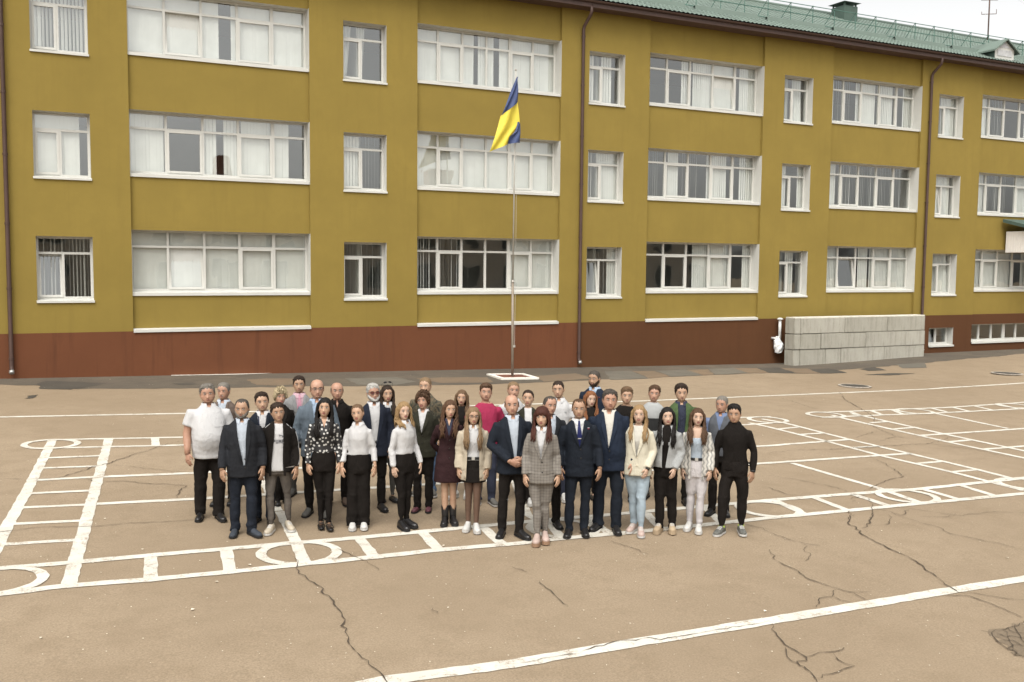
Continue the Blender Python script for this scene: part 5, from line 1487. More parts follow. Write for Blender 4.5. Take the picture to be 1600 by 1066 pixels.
    def pelvis(mb, z1, z0, off, extra=None):
        rings = []; z = z1
        zs = [z1, (z1 + .96) / 2, .95, .90, .86, .81, z0] if z0 < .81 else [z1, (z1 + z0) / 2, z0]
        for z in zs:
            w, a, c = prof(z, sex, fat * .85); k = off if z > .83 else off * .7
            if extra: w += extra(z); a += extra(z) * .8; c += extra(z) * .8
            rings.append(oring(z, w + k, a + k, c + k))
        mb.loft(rings)
    if bt[0] == 'trousers':
        mb = MB(); pelvis(mb, zw, .775, .014)
        shape = bt[2] if len(bt) > 2 else 'straight'
        rad = {'straight': [.094, .091, .080, .069, .066, .064, .064, .062], 'slim': [.090, .086, .073, .058, .054, .046, .043, .042], 'wide': [.094, .095, .092, .092, .094, .096, .098, .098], 'jogger': [.096, .094, .086, .076, .070, .060, .048, .045]}[shape]
        kf = (1 + .30 * fat) * fit * (.95 if sex == 'f' else 1.0)
        hem = {'straight': .035, 'slim': .075, 'wide': .022, 'jogger': .085}[shape]
        for s in (-1, 1):
            fx, fy = FT[s]
            ix = .077 if sex == 'f' else .083
            mb.tube([(s * ix, 0, .90), (s * ix, 0, .79), (s * max(abs(fx) * .94, .074), fy * .35, .64), (fx * .6 + s * max(abs(fx), .068) * .4, fy * .7 - .008, .49), (fx, fy * .85 + .004, .34), (fx, fy + .010, .19), (fx, fy + .008, .10), (fx, fy + .004, hem)], [q_ * kf for q_ in rad], 16)
        V, F = remesh(mb, vox, 3)
        V = folds(V, F, .0085, rs, (12, 26), lambda v: .40 + .9 * np.exp(-((v[:, 2] - .47) / .10) ** 2) + 1.5 * np.exp(-((v[:, 2] - .10) / .09) ** 2) + .8 * np.exp(-((v[:, 2] - .82) / .08) ** 2), (.6, .6, 1.6))
        V = folds(V, F, .0045, rs + 1, (42, 60), lambda v: np.exp(-((v[:, 2] - .11) / .08) ** 2) + .6 * np.exp(-((v[:, 2] - .47) / .07) ** 2), (.4, .4, 2))
        tr = np_mesh("trousers", V, F, bt[1], root)
    elif bt[0] == 'skirt':
        mb = MB(); pelvis(mb, zw, .86, .012); w, a, c = prof(.86, sex, fat)
        mb.loft([oring(z, w + e, a + e + .01, c + e) for z, e in ((.88, .012), (.80, .018), (.72, .024), (bt[2], .030))])
        V, F = remesh(mb, vox, 3); V = folds(V, F, .004, rs, (14, 26), None, (1.5, 1, .3))
        np_mesh("skirt", V, F, bt[1], root)
    if S.get('belt'):
        mb = MB(); rings = []
        for z in (zw - .045, zw - .005):
            w, a, c = prof(z, sex, fat); rings.append(oring(z, w + .021, a + .021, c + .021))
        mb.loft(rings, cap=False); bl = mb.build("belt", S['belt'], root, True)
        w, a, c = prof(zw - .02, sex, fat); q = MB(); q.box(-.022, .022, -a - .028, -a - .022, zw - .045, zw - .003); q.build("buckle", M_STEEL2, bl)
    # ---------------- upper garments
    layers = top if isinstance(top, list) else [top]
    outer_off = max(l.get('off', .012) for l in layers)
    made = []
    for li, l in enumerate(layers):
        off = l.get('off', .012); hem = l.get('hem', .90); so = l.get('soff', 0.0); last = li == len(layers) - 1
        mb = MB(); zs = [hem] + [z for z in (.86, .92, .98, 1.05, 1.12, 1.20, 1.27, 1.34, 1.40, 1.435, 1.46) if z > hem + .02] + [l.get('ztop', 1.488)]
        if l.get('ztop'): zs = [z for z in zs if z <= l['ztop']]
        rings = []
        for z in zs:
            w, a, c = prof(max(z, .74), sex, fat)
            if l.get('boxy'):
                w2, a2, c2 = prof(1.27, sex, fat); k = l['boxy'] * smooth01((1.30 - z) / .1)
                w, a, c = w + max(0, w2 - w) * k, a + max(0, a2 - a) * k, c + max(0, c2 - c) * k
            if z < .80: w, a, c = max(w, prof(.86, sex, fat)[0]), max(a, prof(.86, sex, fat)[1]), max(c, prof(.86, sex, fat)[2])
            fl = l.get('flare', 0.0) * max(0.0, min(1.0, (1.05 - z) / .3))
            k = off if z < 1.44 else off * (.75 if z < 1.47 else .45)
            if l.get('bulge'): k += l['bulge'] * math.exp(-((z - hem - .05) / .06) ** 2)
            rings.append(oring(z, w + k + fl, a + k + fl * .6, c + k + fl * .6))
        mb.loft(rings)
        if l.get('skirt'):
            w, a, c = prof(.90, sex, fat); mb.loft([oring(z, w + e, a + e, c + e) for z, e in ((.96, .02), (.86, .035), (.74, .05), (l['skirt'], .058))])
        sl = l.get('sleeve', 'long')
        if sl != 'none':
            for s in (-1, 1):
                S_, E_, Wr, hd = arm_pose(sex, s, S.get('pose_l' if s > 0 else 'pose_r', S.get('pose', 'down')), fat, spread)
                k = (1.0 if sex == 'm' else .86) * (1 + .22 * fat)
                P = arm_path(S_, E_, Wr, l.get('cuff', -.005)); rad = [.046, .058, .054, .050, .048, .047, .043, .040]
                rad = [q_ * k + so for q_ in rad]; rad[0] -= so * .5
                if sl == 'short': P = P[:4]; rad = rad[:3] + [rad[3] + .010]; P[3] = P[2].lerp(P[3], .75)
                if sl == 'cap': P = P[:3]; rad = rad[:3]; P[2] = P[1].lerp(P[2], .6)
                if sl == 'roll': P = P[:7]; rad = rad[:6] + [rad[6] + .004]
                mb.tube(P, rad, 16)
                if l.get('padded'): pass
        V, F = remesh(mb, vox, l.get('sm', 3))
        am = l.get('fold', .0045) * (1.1 if last else .4)
        V = folds(V, F, am, rs + 7 * li, (13, 26), None, (1, .8, 1.3))
        V = folds(V, F, am * .75, rs + 7 * li + 3, (38, 60), lambda v: np.exp(-((v[:, 2] - 1.12) / .09) ** 2) * (np.abs(v[:, 0]) > .15) + .8 * np.exp(-((v[:, 2] - .90) / .05) ** 2), (.4, .4, 2))
        o = np_mesh(l['name'], V, F, l['mat'], root)
        bv = bvh_of(o); made.append((o, bv, l))
        op = l.get('open')
        if op:
            open_front(o, *op)
            zt, wt, zb, wb = op
            W_ = lambda z: wt + (wb - wt) * (zt - z) / (zt - zb)
            lap = l.get('lapel')
            if lap:
                for s in (-1, 1):
                    rows_ = []
                    for z in np.linspace(1.468, zb + .005, 14):
                        u = (1.468 - z) / (1.468 - zb)
                        wd = lap * float(np.interp(u, [0, .25, .33, .36, .5, .85, 1.0], [.35, .72, .80, 1.0, .86, .35, .06]))
                        x0 = W_(z) - .002
                        rows_.append([(s * x0, z), (s * (x0 + wd * .5), z + wd * .05), (s * (x0 + wd), z + wd * .22)])
                    patch(bv, rows_, (.005, .012, .017), "lapel", l['mat'], o)
            elif wb > .02:
                for s in (-1, 1):
                    rows_ = [[(s * (W_(z) - .004), z), (s * (W_(z) + .028), z)] for z in np.linspace(min(zt, 1.465), zb + .004, 22)]
                    patch(bv, rows_, .005, "front_placket", l['mat'], o)
        for z in l.get('buttons', []):
            h = front_hit(bv, l.get('bx', .012), z, .003)
            if h:
                q = MB(); q.tube([(h.x, h.y + .004, h.z), (h.x, h.y - .004, h.z)], .0095, 8); q.build("button", l.get('bmat', mat("dark_button", (0.02, 0.018, 0.015), 0.4)), o)
        if l.get('placket'):
            patch(bv, [[(-.016, z), (.016, z)] for z in np.linspace(1.45, hem + .02, 20)], .003, "button_placket", l['mat'], o)
        for (xc, zc, ww, hh_) in l.get('pockets', []):
            patch(bv, [[(xc - ww / 2, z), (xc, z), (xc + ww / 2, z)] for z in (zc + hh_ / 2, zc - hh_ / 2)], .007, "pocket_flap", l.get('pmat', l['mat']), o)
        if l.get('collar'):
            collar(root, sex, l.get('cmat', l['mat']), **l['collar'])
        if l.get('stripe'):
            for s in (-1, 1):
                S_, E_, Wr, hd = arm_pose(sex, s, 'down', fat, spread); P = arm_path(S_, E_, Wr)
                Vv = []
                pts = [Vector((s * .085, -.0, 1.45))] + [P[1].lerp(P[4], u) for u in np.linspace(.0, 1, 8)] + [P[4].lerp(P[7], u) for u in np.linspace(.12, .95, 8)]
                for p_ in pts:
                    for dy in (-.022, .004):
                        org = p_ + Vector((s * .6, dy - .012, .35 if p_.z > 1.38 else 0.0)); di = (p_ + Vector((0, dy - .012, 0)) - org).normalized()
                        h = bv.ray_cast(org, di)
                        Vv.append(tuple(h[0] - di * .004) if h[0] else tuple(p_))
                Fv = [(2 * i, 2 * i + 1, 2 * i + 3, 2 * i + 2) for i in range(len(pts) - 1)]
                np_mesh("sleeve_stripe", np.array(Vv), Fv, l['stripe'], o)
    # ---------------- tie, lanyard, badge, print
    tb = made[0][1] if made else None
    if S.get('tie'):
        rows_ = []
        for z, w in ((1.472, .012), (1.452, .020), (1.432, .016), (1.425, .014), (1.36, .024), (1.28, .031), (1.20, .036), (1.14, .036), (1.09, .004)):
            rows_.append([(-w, z), (0, z), (w, z)])
        patch(tb, rows_, .012, "tie", S['tie'], root)
        if S.get('clip'):
            patch(tb, [[(-.03, 1.262), (.03, 1.262)], [(-.03, 1.252), (.03, 1.252)]], .017, "tie_clip", M_STEEL2, root)
    if S.get('lanyard'):
        for s in (-1, 1): patch(tb, [[(s * (.055 - .03 * u), 1.45 - .3 * u), (s * (.055 - .03 * u) + .012, 1.45 - .3 * u)] for u in np.linspace(0, 1, 8)], .010, "lanyard", S['lanyard'], root)
    ob = made[-1][1] if made else None
    if S.get('badge'):
        xb_, zb_ = S['badge'][:2]
        h = front_hit(ob, xb_, zb_, .008)
        if h:
            for i_, c_ in enumerate(S['badge'][2]):
                q = MB(); q.box(h.x - .012, h.x + .012, h.y - .003, h.y + .003, h.z + .005 - .006 * (i_ + 1), h.z + .005 - .006 * i_); q.build("lapel_badge", c_, root)
    # ---------------- hair and face
    wO = lambda z: prof(min(z, 1.48), sex, fat)
    def front_y(xx, z):
        w, a, c = wO(z); w += outer_off; a += outer_off + .004; u = min(.97, abs(xx) / w)
        return -a * (1 - u ** 2.35) ** (1 / 2.35)
    do_hair(S['hair'][0], S['hair'][1], G, root, xf, front_y, rs, sex, S.get('len', 1.25))
    if S.get('beard'): do_beard(S['beard'][0], S['beard'][1], G, root, xf, rs)
    if S.get('glasses'): do_glasses(root, xf, S['glasses'])
    # ---------------- shoes
    for s in (-1, 1):
        fx, fy = FT[s]
        shoe(root, fx, fy, s * R(S.get('toe', 11) + r_.uniform(-7, 9)), S['shoes'][0], S['shoes'][1:])
        if S.get('socks'):
            q = MB(); q.tube([(fx, fy + .012, .06), (fx, fy + .012, .105)], .040, 12); q.build("sock", S['socks'], root, True)
    if S.get('watch'):
        S_, E_, Wr, hd = arm_pose(sex, 1, S.get('pose_l', S.get('pose', 'down')), fat, spread); d_ = (Wr - E_).normalized()
        q = MB(); q.tube([Wr - d_ * .012, Wr + d_ * .012], .036 if sex == 'm' else .030, 12); q.build("watch", mat("black_strap", (0.012, 0.012, 0.012), 0.5), root, True)
    A, tw, shl = r_.uniform(-.03, .03), R(r_.uniform(-11, 11)), r_.uniform(-.05, .05)
    def warp(V):
        z = V[:, 2]; k = np.clip((z - .9) / .45, 0, 1); k = k * k * (3 - 2 * k)
        c_, s_ = np.cos(tw * k), np.sin(tw * k)
        X = V[:, 0] * c_ - V[:, 1] * s_; Y = V[:, 0] * s_ + V[:, 1] * c_
        hip = np.where(z < 1.0, np.sin(np.clip(z / 1.0, 0, 1) * np.pi / 2) ** 2, np.clip(1 - (z - 1.0) / .75, 0, 1))
        hk = np.clip((z - .95) / .3, 0, 1) * np.clip((1.60 - z) / .12, 0, 1)
        return np.stack([X + A * hip, Y, z + X * shl * hk], 1)
    def walk(o):
        for ch in o.children:
            me = ch.data; n_ = len(me.vertices); V = np.empty(n_ * 3); me.vertices.foreach_get("co", V)
            me.vertices.foreach_set("co", warp(V.reshape(-1, 3)).ravel()); me.update(); walk(ch)
    walk(root)
    return root, [(o_, bvh_of(o_), l_) for o_, b_, l_ in made]
PLACE = {
    1: ((1.94, -16.06), 1.745),
    2: ((2.25, -15.32), 1.670),
    3: ((2.20, -16.95), 1.664),
    4: ((2.54, -16.50), 1.679),
    5: ((2.98, -15.58), 1.601),
    6: ((2.65, -16.92), 1.594),
    7: ((3.36, -15.09), 1.704),
    8: ((3.29, -16.33), 1.807),
    9: ((3.69, -15.84), 1.697),
    10: ((3.20, -17.00), 1.651),
    11: ((3.60, -17.11), 1.574),
    12: ((4.05, -16.34), 1.728),
    13: ((4.41, -15.89), 1.642),
    14: ((4.15, -17.30), 1.611),
    15: ((4.68, -16.59), 1.631),
    16: ((5.05, -15.70), 1.719),
    17: ((4.76, -17.32), 1.617),
    18: ((5.47, -16.05), 1.567),
    19: ((4.92, -17.70), 1.577),
    20: ((5.66, -16.47), 1.707),
    21: ((5.27, -18.11), 1.779),
    22: ((6.15, -16.36), 1.709),
    23: ((6.21, -16.70), 1.632),
    24: ((5.50, -18.49), 1.669),
    25: ((5.96, -17.84), 1.700),
    26: ((6.76, -16.62), 1.739),
    27: ((6.09, -18.34), 1.730),
    28: ((7.18, -16.80), 1.601),
    29: ((7.80, -15.88), 1.788),
    30: ((6.57, -18.29), 1.829),
    31: ((7.63, -17.08), 1.680),
    32: ((6.88, -18.53), 1.650),
    33: ((8.16, -17.00), 1.680),
    34: ((7.27, -18.61), 1.618),
    35: ((8.33, -17.43), 1.752),
    36: ((7.67, -18.68), 1.603),
    37: ((8.52, -18.11), 1.667),
    38: ((8.04, -18.98), 1.683),
}
# ------------------------------------------------------------------ people: wardrobe
C_ = cloth
W_SHIRT = C_("white_cotton", (0.46, 0.455, 0.452), .8, .04); PALEBLUE = C_("pale_blue_cotton", (0.37, 0.405, 0.45), .8, .05); SKY = C_("light_blue_cotton", (0.27, 0.34, 0.43), .8, .05)
CREAMSH = C_("cream_cotton", (0.47, 0.45, 0.40), .8, .04); PINKSH = C_("pink_cotton", (0.42, 0.285, 0.32), .8, .05)
BLACK = C_("black_wool", (0.0105, 0.0085, 0.0072), .9, .2); BLACK2 = C_("black_cotton", (0.0125, 0.0102, 0.0088), .9, .2)
CHAR = C_("charcoal_suiting", (0.017, 0.018, 0.021), .85, .15); NAVY = C_("navy_suiting", (0.015, 0.018, 0.028), .85, .15); NAVY2 = C_("midnight_suiting", (0.012, 0.015, 0.021), .85, .15); NAVY3 = C_("blue_suiting", (0.014, 0.020, 0.034), .85, .15)
DENIM = C_("dark_denim", (0.014, 0.017, 0.024), .9, .3); DENIM2 = C_("blue_denim", (0.07, 0.11, 0.18), .9, .3); LDENIM = C_("pale_blue_denim", (0.31, 0.375, 0.42), .9, .14); GDENIM = C_("washed_grey_denim", (0.29, 0.295, 0.29), .9, .12); GREYJ = C_("faded_grey_denim", (0.095, 0.082, 0.070), .9, .35)
SLATE = C_("slate_blue_wool", (0.105, 0.13, 0.155), .85, .12); LGREY = C_("light_grey_wool", (0.20, 0.20, 0.20), .85, .1); TWEED = C_("brown_tweed", (0.125, 0.095, 0.078), .9, .25)
OLIVE = C_("dark_olive_wool", (0.026, 0.025, 0.017), .9, .2); MAROON = C_("dark_maroon_wool", (0.028, 0.013, 0.014), .9, .25); MAGENTA = C_("magenta_jersey", (0.27, 0.026, 0.065), .85, .1)
BEIGE = C_("beige_corduroy", (0.40, 0.345, 0.265), .85, .06); CREAM = C_("cream_suiting", (0.52, 0.485, 0.385), .8, .04); GREENB = C_("green_nylon", (0.058, 0.092, 0.036), .6, .2); WHITEJ = C_("white_denim", (0.47, 0.445, 0.445), .85, .06)
GREYK = C_("grey_knit", (0.085, 0.09, 0.10), .9, .2); BLUESH = C_("steel_blue_cotton", (0.13, 0.165, 0.255), .8, .1); LBLUET = C_("light_blue_jersey", (0.33, 0.38, 0.43), .8, .06); GREYT = C_("grey_trouser_wool", (0.085, 0.082, 0.075), .9, .2)
NAVYSH = C_("navy_cotton", (0.032, 0.036, 0.055), .85, .15)
TIE_B = C_("dark_blue_silk", (0.014, 0.018, 0.075), .4, .15); TIE_P = C_("pink_silk", (0.42, 0.21, 0.265), .4, .2)
S_BLK = mat("black_leather", (0.014, 0.013, 0.013), .32, .2, 8, spec=.5); S_SOLE = mat("black_rubber", (0.016, 0.015, 0.015), .8, .2); S_BRN = mat("brown_suede", (0.075, 0.05, 0.035), .8, .2); S_GRY = mat("grey_suede", (0.10, 0.095, 0.085), .85, .2)
S_WHT = mat("white_leather", (0.47, 0.46, 0.435), .5, .06); S_WSOLE = mat("white_rubber", (0.47, 0.46, 0.435), .7, .06); S_BEI = mat("beige_leather", (0.39, 0.34, 0.265), .6, .1); S_PNK = mat("pale_pink_leather", (0.40, 0.305, 0.265), .5, .06); S_TAN = mat("tan_rubber", (0.26, 0.16, 0.10), .7, .1); S_NVY = mat("navy_suede", (0.03, 0.036, 0.046), .8, .2); S_MAU = mat("mauve_leather", (0.10, 0.035, 0.045), .5, .1); S_SND = mat("sand_mesh", (0.34, 0.26, 0.17), .8, .15); S_NEON = mat("neon_yellow_mesh", (0.30, 0.40, 0.05), .7, .1)

def shirt(m, hem=.92, sleeve='long', **k): return dict(dict(name="shirt", mat=m, off=.013, soff=.004, hem=hem, sleeve=sleeve, collar=dict(gap=17), fold=.0058, open=(1.52, .040, 1.395, .0), placket=True, cuff=-.004), **k)
def under(m, **k): return dict(dict(name="shirt", mat=m, off=.008, hem=.88, sleeve='none', collar=dict(gap=16), fold=.006, placket=True, sm=2, open=(1.52, .040, 1.39, .0)), **k)
def suit(m, zb=1.10, hem=.755, **k): return dict(dict(name="jacket", mat=m, off=.026, soff=.010, hem=hem, boxy=.45, open=(1.50, .072, zb, .0), lapel=.062, flare=.008, buttons=(zb - .02, zb - .13), fold=.0048, cuff=-.012), **k)
def opened(m, hem=.80, wt=.07, wb=.085, **k): return dict(dict(name="jacket", mat=m, off=.028, soff=.010, hem=hem, boxy=.8, open=(1.50, wt, hem - .04, wb), fold=.006, cuff=-.004), **k)
def tee(m, hem=.88, sleeve='short', **k): return dict(dict(name="t_shirt", mat=m, off=.014, soff=.008, hem=hem, sleeve=sleeve, fold=.006, ztop=1.472), **k)
TR = lambda m, s='straight': ('trousers', m, s)
DRESS = ('dress', S_BLK, S_SOLE)
FARV = .0165
POLO = shirt(C_("white_pique", (0.46, 0.455, 0.452), .85, .03), .88, 'short'); POLO['name'] = "polo_shirt"
CAST = {
1: dict(sex='m', fat=1.0, skin='ruddy', hair=('short', 'grey'), top=shirt(W_SHIRT, .80, 'short', boxy=.75, off=.014, soff=.014, fold=.0032, collar=dict(gap=20, point=.05), pockets=[(.10, 1.27, .11, .11)]), bottom=TR(BLACK2), shoes=DRESS, stance=.11, spread=.0, yaw=4, fit=.95, toe=16, label="heavy grey haired man in white short sleeved shirt and black trousers"),
2: dict(sex='m', skin='ruddy', hair=('crop', 'grey'), beard=('stache', 'white'), top=[under(PALEBLUE), suit(TWEED)], bottom=TR(BLACK2), shoes=DRESS, vox=FARV, label="older man with moustache in brown tweed jacket behind the white shirted heavy man"),
3: dict(sex='m', fat=.25, skin='tan', hair=('recede', 'dgrey'), beard=('full', 'grey'), top=[under(PALEBLUE), suit(CHAR, 1.02, wb=.02, open=(1.50, .075, .92, .012))], bottom=TR(DENIM), shoes=('dress', S_NVY, S_SOLE), stag=.04, toe=20, yaw=4, label="grey bearded man in dark suit jacket and open pale blue shirt, front row left"),
4: dict(sex='m', skin='fair', hair=('short', 'dark'), top=[under(W_SHIRT), suit(NAVY2, 1.08)], lanyard=C_("navy_ribbon", (0.02, 0.025, 0.06)), bottom=TR(DENIM), shoes=DRESS, label="young dark haired man in black jacket with a lanyard over a white shirt"),
5: dict(sex='f', skin='rosy', hair=('pixie', 'pblonde'), top=[under(BLACK, collar=None, placket=False, open=(1.52, .06, 1.36, .0)), dict(suit(BLACK, 1.15, .80), boxy=.3)], bottom=TR(BLACK2), shoes=('flat', S_BLK, S_SOLE), fat=.25, vox=FARV, label="woman with short platinum blonde hair dressed in black"),
6: dict(sex='m', skin='tan', hair=('crew', 'dark'), top=[tee(W_SHIRT, .83, 'none', off=.017, boxy=.3, flare=.012), dict(opened(BLACK, .81, .055, .085), name="track_jacket", soff=.008, off=.036, boxy=.5, stripe=W_SHIRT)], bottom=TR(GREYJ, 'slim'), shoes=('sneak', S_BEI, S_WSOLE, S_WHT), stag=-.06, spread=.01, stance=.11, toe=18, yaw=-3, label="young man in black track jacket with white sleeve stripes over a printed white t-shirt"),
7: dict(sex='m', skin='tan', hair=('short', 'dark'), top=[under(PINKSH, open=None, collar=dict(gap=8)), suit(LGREY)], tie=TIE_P, bottom=TR(GREYT), shoes=('dress', S_GRY, S_SOLE), vox=FARV, label="dark haired man in light grey suit with pink shirt and tie"),
8: dict(sex='m', skin='rosy', hair=('fringe', 'lbrown'), glasses='clear', top=[under(SKY), suit(SLATE, 1.05)], bottom=TR(BLACK2), shoes=('dress', S_GRY, S_SOLE), spread=.02, label="bald man with glasses in slate blue blazer and black trousers"),
9: dict(sex='m', skin='ruddy', hair=('fringe', 'dgrey'), top=dict(shirt(BLACK, .86), name="jacket", off=.024, soff=.008, placket=False, collar=dict(gap=8, point=.01)), bottom=TR(BLACK2), shoes=('dress', S_BRN, S_SOLE), vox=FARV, pose='back', label="shaven headed man in black zipped jacket behind the slate blue blazer"),
10: dict(sex='f', skin='fair', hair=('long', 'black'), len=1.22, top=dict(name="blouse", mat=dots_mat("polka_dot_chiffon", (0.010, 0.009, 0.009), (0.45, 0.44, 0.41)), off=.010, soff=.010, hem=1.02, bulge=.006, open=(1.52, .05, 1.36, .0), fold=.006), bottom=TR(BLACK, 'slim'), shoes=('sandal', S_BLK), stance=.045, toe=8, yaw=8, tilt=4, label="long dark haired woman in black blouse with white polka dots"),
11: dict(sex='f', skin='fair', hair=('pulled', 'lbrown'), top=shirt(W_SHIRT, 1.03, 'roll', bulge=.010, off=.012, soff=.008, collar=dict(gap=20), fold=.006), bottom=TR(BLACK, 'wide'), shoes=('sneak', S_WHT, S_WSOLE), toe=6, smile=.005, label="woman with tied back hair in white shirt and wide black trousers"),
12: dict(sex='m', skin='ruddy', hair=('short', 'white'), beard=('long', 'white'), glasses='tint', top=[under(W_SHIRT), suit(NAVY, .98, open=(1.5, .08, .90, .02))], bottom=TR(BLACK2), shoes=DRESS, label="white bearded old man with tinted glasses in navy blazer"),
13: dict(sex='f', skin='fair', hair=('long', 'dark'), len=1.30, glasses='sun', top=[under(W_SHIRT), opened(OLIVE, .95, .05, .04)], bottom=TR(GREYT, 'slim'), shoes=('flat', S_BLK, S_SOLE), vox=FARV, label="dark haired young woman with sunglasses on her head and dark jacket"),
14: dict(sex='f', skin='pale', hair=('long', 'blonde'), len=1.40, top=shirt(W_SHIRT, 1.03, 'long', bulge=.010, off=.013, soff=.008, collar=dict(gap=20), fold=.006), bottom=TR(BLACK, 'slim'), fit=1.12, shoes=('sneak', S_BLK, S_SOLE), yaw=34, turn=-26, toe=4, label="wavy blonde woman in white shirt and black trousers, turned sideways"),
15: dict(sex='f', skin='rosy', hair=('curly', 'brown'), top=[under(W_SHIRT, collar=dict(gap=30, point=.03, low=.02)), dict(suit(OLIVE, 1.15, .80), boxy=.35, buttons=(1.13, 1.02, .92))], bottom=TR(BLACK2), fat=.15, shoes=('flat', S_MAU, S_SOLE), pose='back', label="woman with short curly brown hair in dark olive trouser suit"),
16: dict(sex='m', skin='fair', hair=('crop', 'fair'), top=dict(shirt(camo_mat("woodland_camouflage"), .80), name="jacket", off=.03, soff=.016, placket=False), bottom=TR(DENIM2), shoes=('sneak', S_GRY, S_WSOLE), vox=FARV, label="young man with cropped hair in camouflage jacket at the back"),
17: dict(sex='f', skin='fair', hair=('long', 'chest'), len=1.21, top=[under(NAVYSH, collar=None, placket=False), dict(name="coat_dress", mat=MAROON, off=.020, soff=.006, hem=.90, skirt=.60, open=(1.5, .06, 1.24, .0), lapel=.045, buttons=(1.2, 1.08, .95), fold=.005)], bottom=('none',), tights=False, shoes=('boot', S_BLK, S_SOLE), pose='back', toe=10, label="woman with long wavy brown hair in dark maroon coat dress and black boots"),
18: dict(sex='f', skin='fair', hair=('long', 'lbrown'), len=1.24, top=dict(name="top", mat=BLACK2, off=.014, soff=.006, hem=.92, fold=.005), bottom=TR(DENIM2, 'slim'), shoes=('sneak', S_WHT, S_WSOLE), vox=FARV, label="long brown haired woman in black top behind the beige jacket"),
19: dict(sex='f', skin='fair', hair=('long', 'fair'), len=1.14, glasses='clear', top=[dict(under(W_SHIRT), hem=1.0, bulge=.012, collar=dict(gap=16)), dict(opened(BEIGE, .715, .075, .10), name="overshirt", soff=.030, off=.042, collar=dict(gap=34, point=.03, spread=.03), cmat=BEIGE, buttons=())], bottom=('skirt', BLACK, .69), belt=mat("black_belt", (0.012, 0.012, 0.012), .4), tights=True, shoes=('sneak', S_WHT, S_WSOLE), yaw=-4, stance=.06, toe=14, smile=.005, brow='brown', label="woman with long blonde hair and glasses in beige overshirt and black mini skirt"),
20: dict(sex='m', fat=.3, skin='rosy', hair=('crew', 'brown'), top=tee(MAGENTA, .86), bottom=TR(NAVYSH), shoes=('dress', S_GRY, S_WSOLE), pose='back', label="broad young man in magenta t-shirt"),
21: dict(sex='m', fat=.2, skin='rosy', hair=('fringe', 'dgrey'), top=[under(PALEBLUE), suit(NAVY2, 1.0, .78, open=(1.5, .075, .93, .008))], bottom=TR(BLACK2, 'straight'), fit=.93, shoes=DRESS, pose='clasp', toe=22, stag=.05, smile=.006, label="balding man in navy blazer with hands clasped in front"),
22: dict(sex='m', skin='rosy', hair=('crop', 'fair'), top=shirt(W_SHIRT), bottom=TR(DENIM), shoes=('sneak', S_WHT, S_WSOLE), vox=FARV, label="shaven headed man in white shirt right behind the balding man in navy"),
23: dict(sex='f', skin='fair', hair=('pulled', 'dark'), fat=.2, top=[dict(tee(W_SHIRT, .92, 'none')), opened(OLIVE, .84, .06, .05)], bottom=TR(BLACK2), shoes=('sneak', S_WHT, S_WSOLE), vox=FARV, label="dark haired woman in dark open jacket over white t-shirt"),
24: dict(sex='f', skin='fair', hair=('bangs', 'auburn'), len=1.31, top=[dict(under(W_SHIRT), collar=dict(gap=14, point=.03)), dict(suit(plaid_mat("grey_check_wool"), 1.08, .775), boxy=.6, off=.028, buttons=(1.06, .93), bmat=mat("black_button", (0.01, 0.01, 0.01), .3), pockets=[(-.12, .93, .095, .036), (.12, .93, .095, .036)])], bottom=TR(_MC["grey_check_wool"], 'slim'), fit=1.15, shoes=('chunky', S_PNK, S_TAN), stance=.052, toe=3, yaw=2, smile=.003, brow='dark', label="auburn haired woman with fringe in grey checked trouser suit, front centre"),
25: dict(sex='m', fat=.2, skin='ruddy', hair=('recede', 'dgrey'), top=[under(PALEBLUE), suit(CHAR)], bottom=TR(BLACK2), shoes=DRESS, label="man with receding hair in dark jacket behind the checked suit"),
26: dict(sex='m', skin='fair', hair=('crop', 'dark'), top=POLO, bottom=TR(NAVYSH), shoes=('sneak', S_WHT, S_WSOLE), badge=(.10, 1.30, [mat("emblem_grey", (0.25, 0.26, 0.26), .8), mat("emblem_grey", (0.25, 0.26, 0.26), .8)]), vox=FARV, label="young man with cropped dark hair in white polo shirt"),
27: dict(sex='m', skin='tan', hair=('recede', 'brown'), top=[under(W_SHIRT, open=None, collar=dict(gap=8)), suit(NAVY2, 1.14)], tie=TIE_B, clip=True, badge=(.115, 1.385, [W_SHIRT, TIE_B, mat("badge_red", (0.4, 0.03, 0.03), .5)]), bottom=TR(NAVY2), shoes=DRESS, spread=.02, stance=.10, smile=.005, toe=8, label="man in navy suit with blue tie and a lapel badge"),
28: dict(sex='f', skin='pale', hair=('long', 'red'), len=1.22, top=dict(name="top", mat=BLACK2, off=.014, soff=.006, hem=.92), bottom=TR(BLACK2, 'slim'), shoes=('flat', S_BLK, S_SOLE), vox=FARV, label="pale red haired woman between two men in navy suits"),
29: dict(sex='m', fat=.15, skin='tan', hair=('crop', 'dgrey'), beard=('full', 'dark'), top=[under(SKY), suit(NAVY3)], bottom=TR(NAVY2), shoes=DRESS, vox=FARV, badge=(.11, 1.36, [S_SOLE, mat("badge_red", (0.4, 0.03, 0.03), .5)]), label="dark bearded man in blue suit, farthest back of the group"),
30: dict(sex='m', fat=.55, skin='ruddy', hair=('short', 'dgrey'), top=[under(CREAMSH, collar=dict(gap=24, point=.05)), suit(NAVY3, 1.04)], bottom=TR(NAVY2), shoes=DRESS, spread=.02, stag=.04, toe=14, smile=.005, label="stout smiling man in blue suit with open cream collar"),
31: dict(sex='m', skin='fair', hair=('crew', 'lbrown'), top=tee(BLACK, .86), bottom=TR(BLACK2), shoes=('sneak', S_BLK, S_SOLE), vox=FARV, label="young man with light brown hair in black t-shirt"),
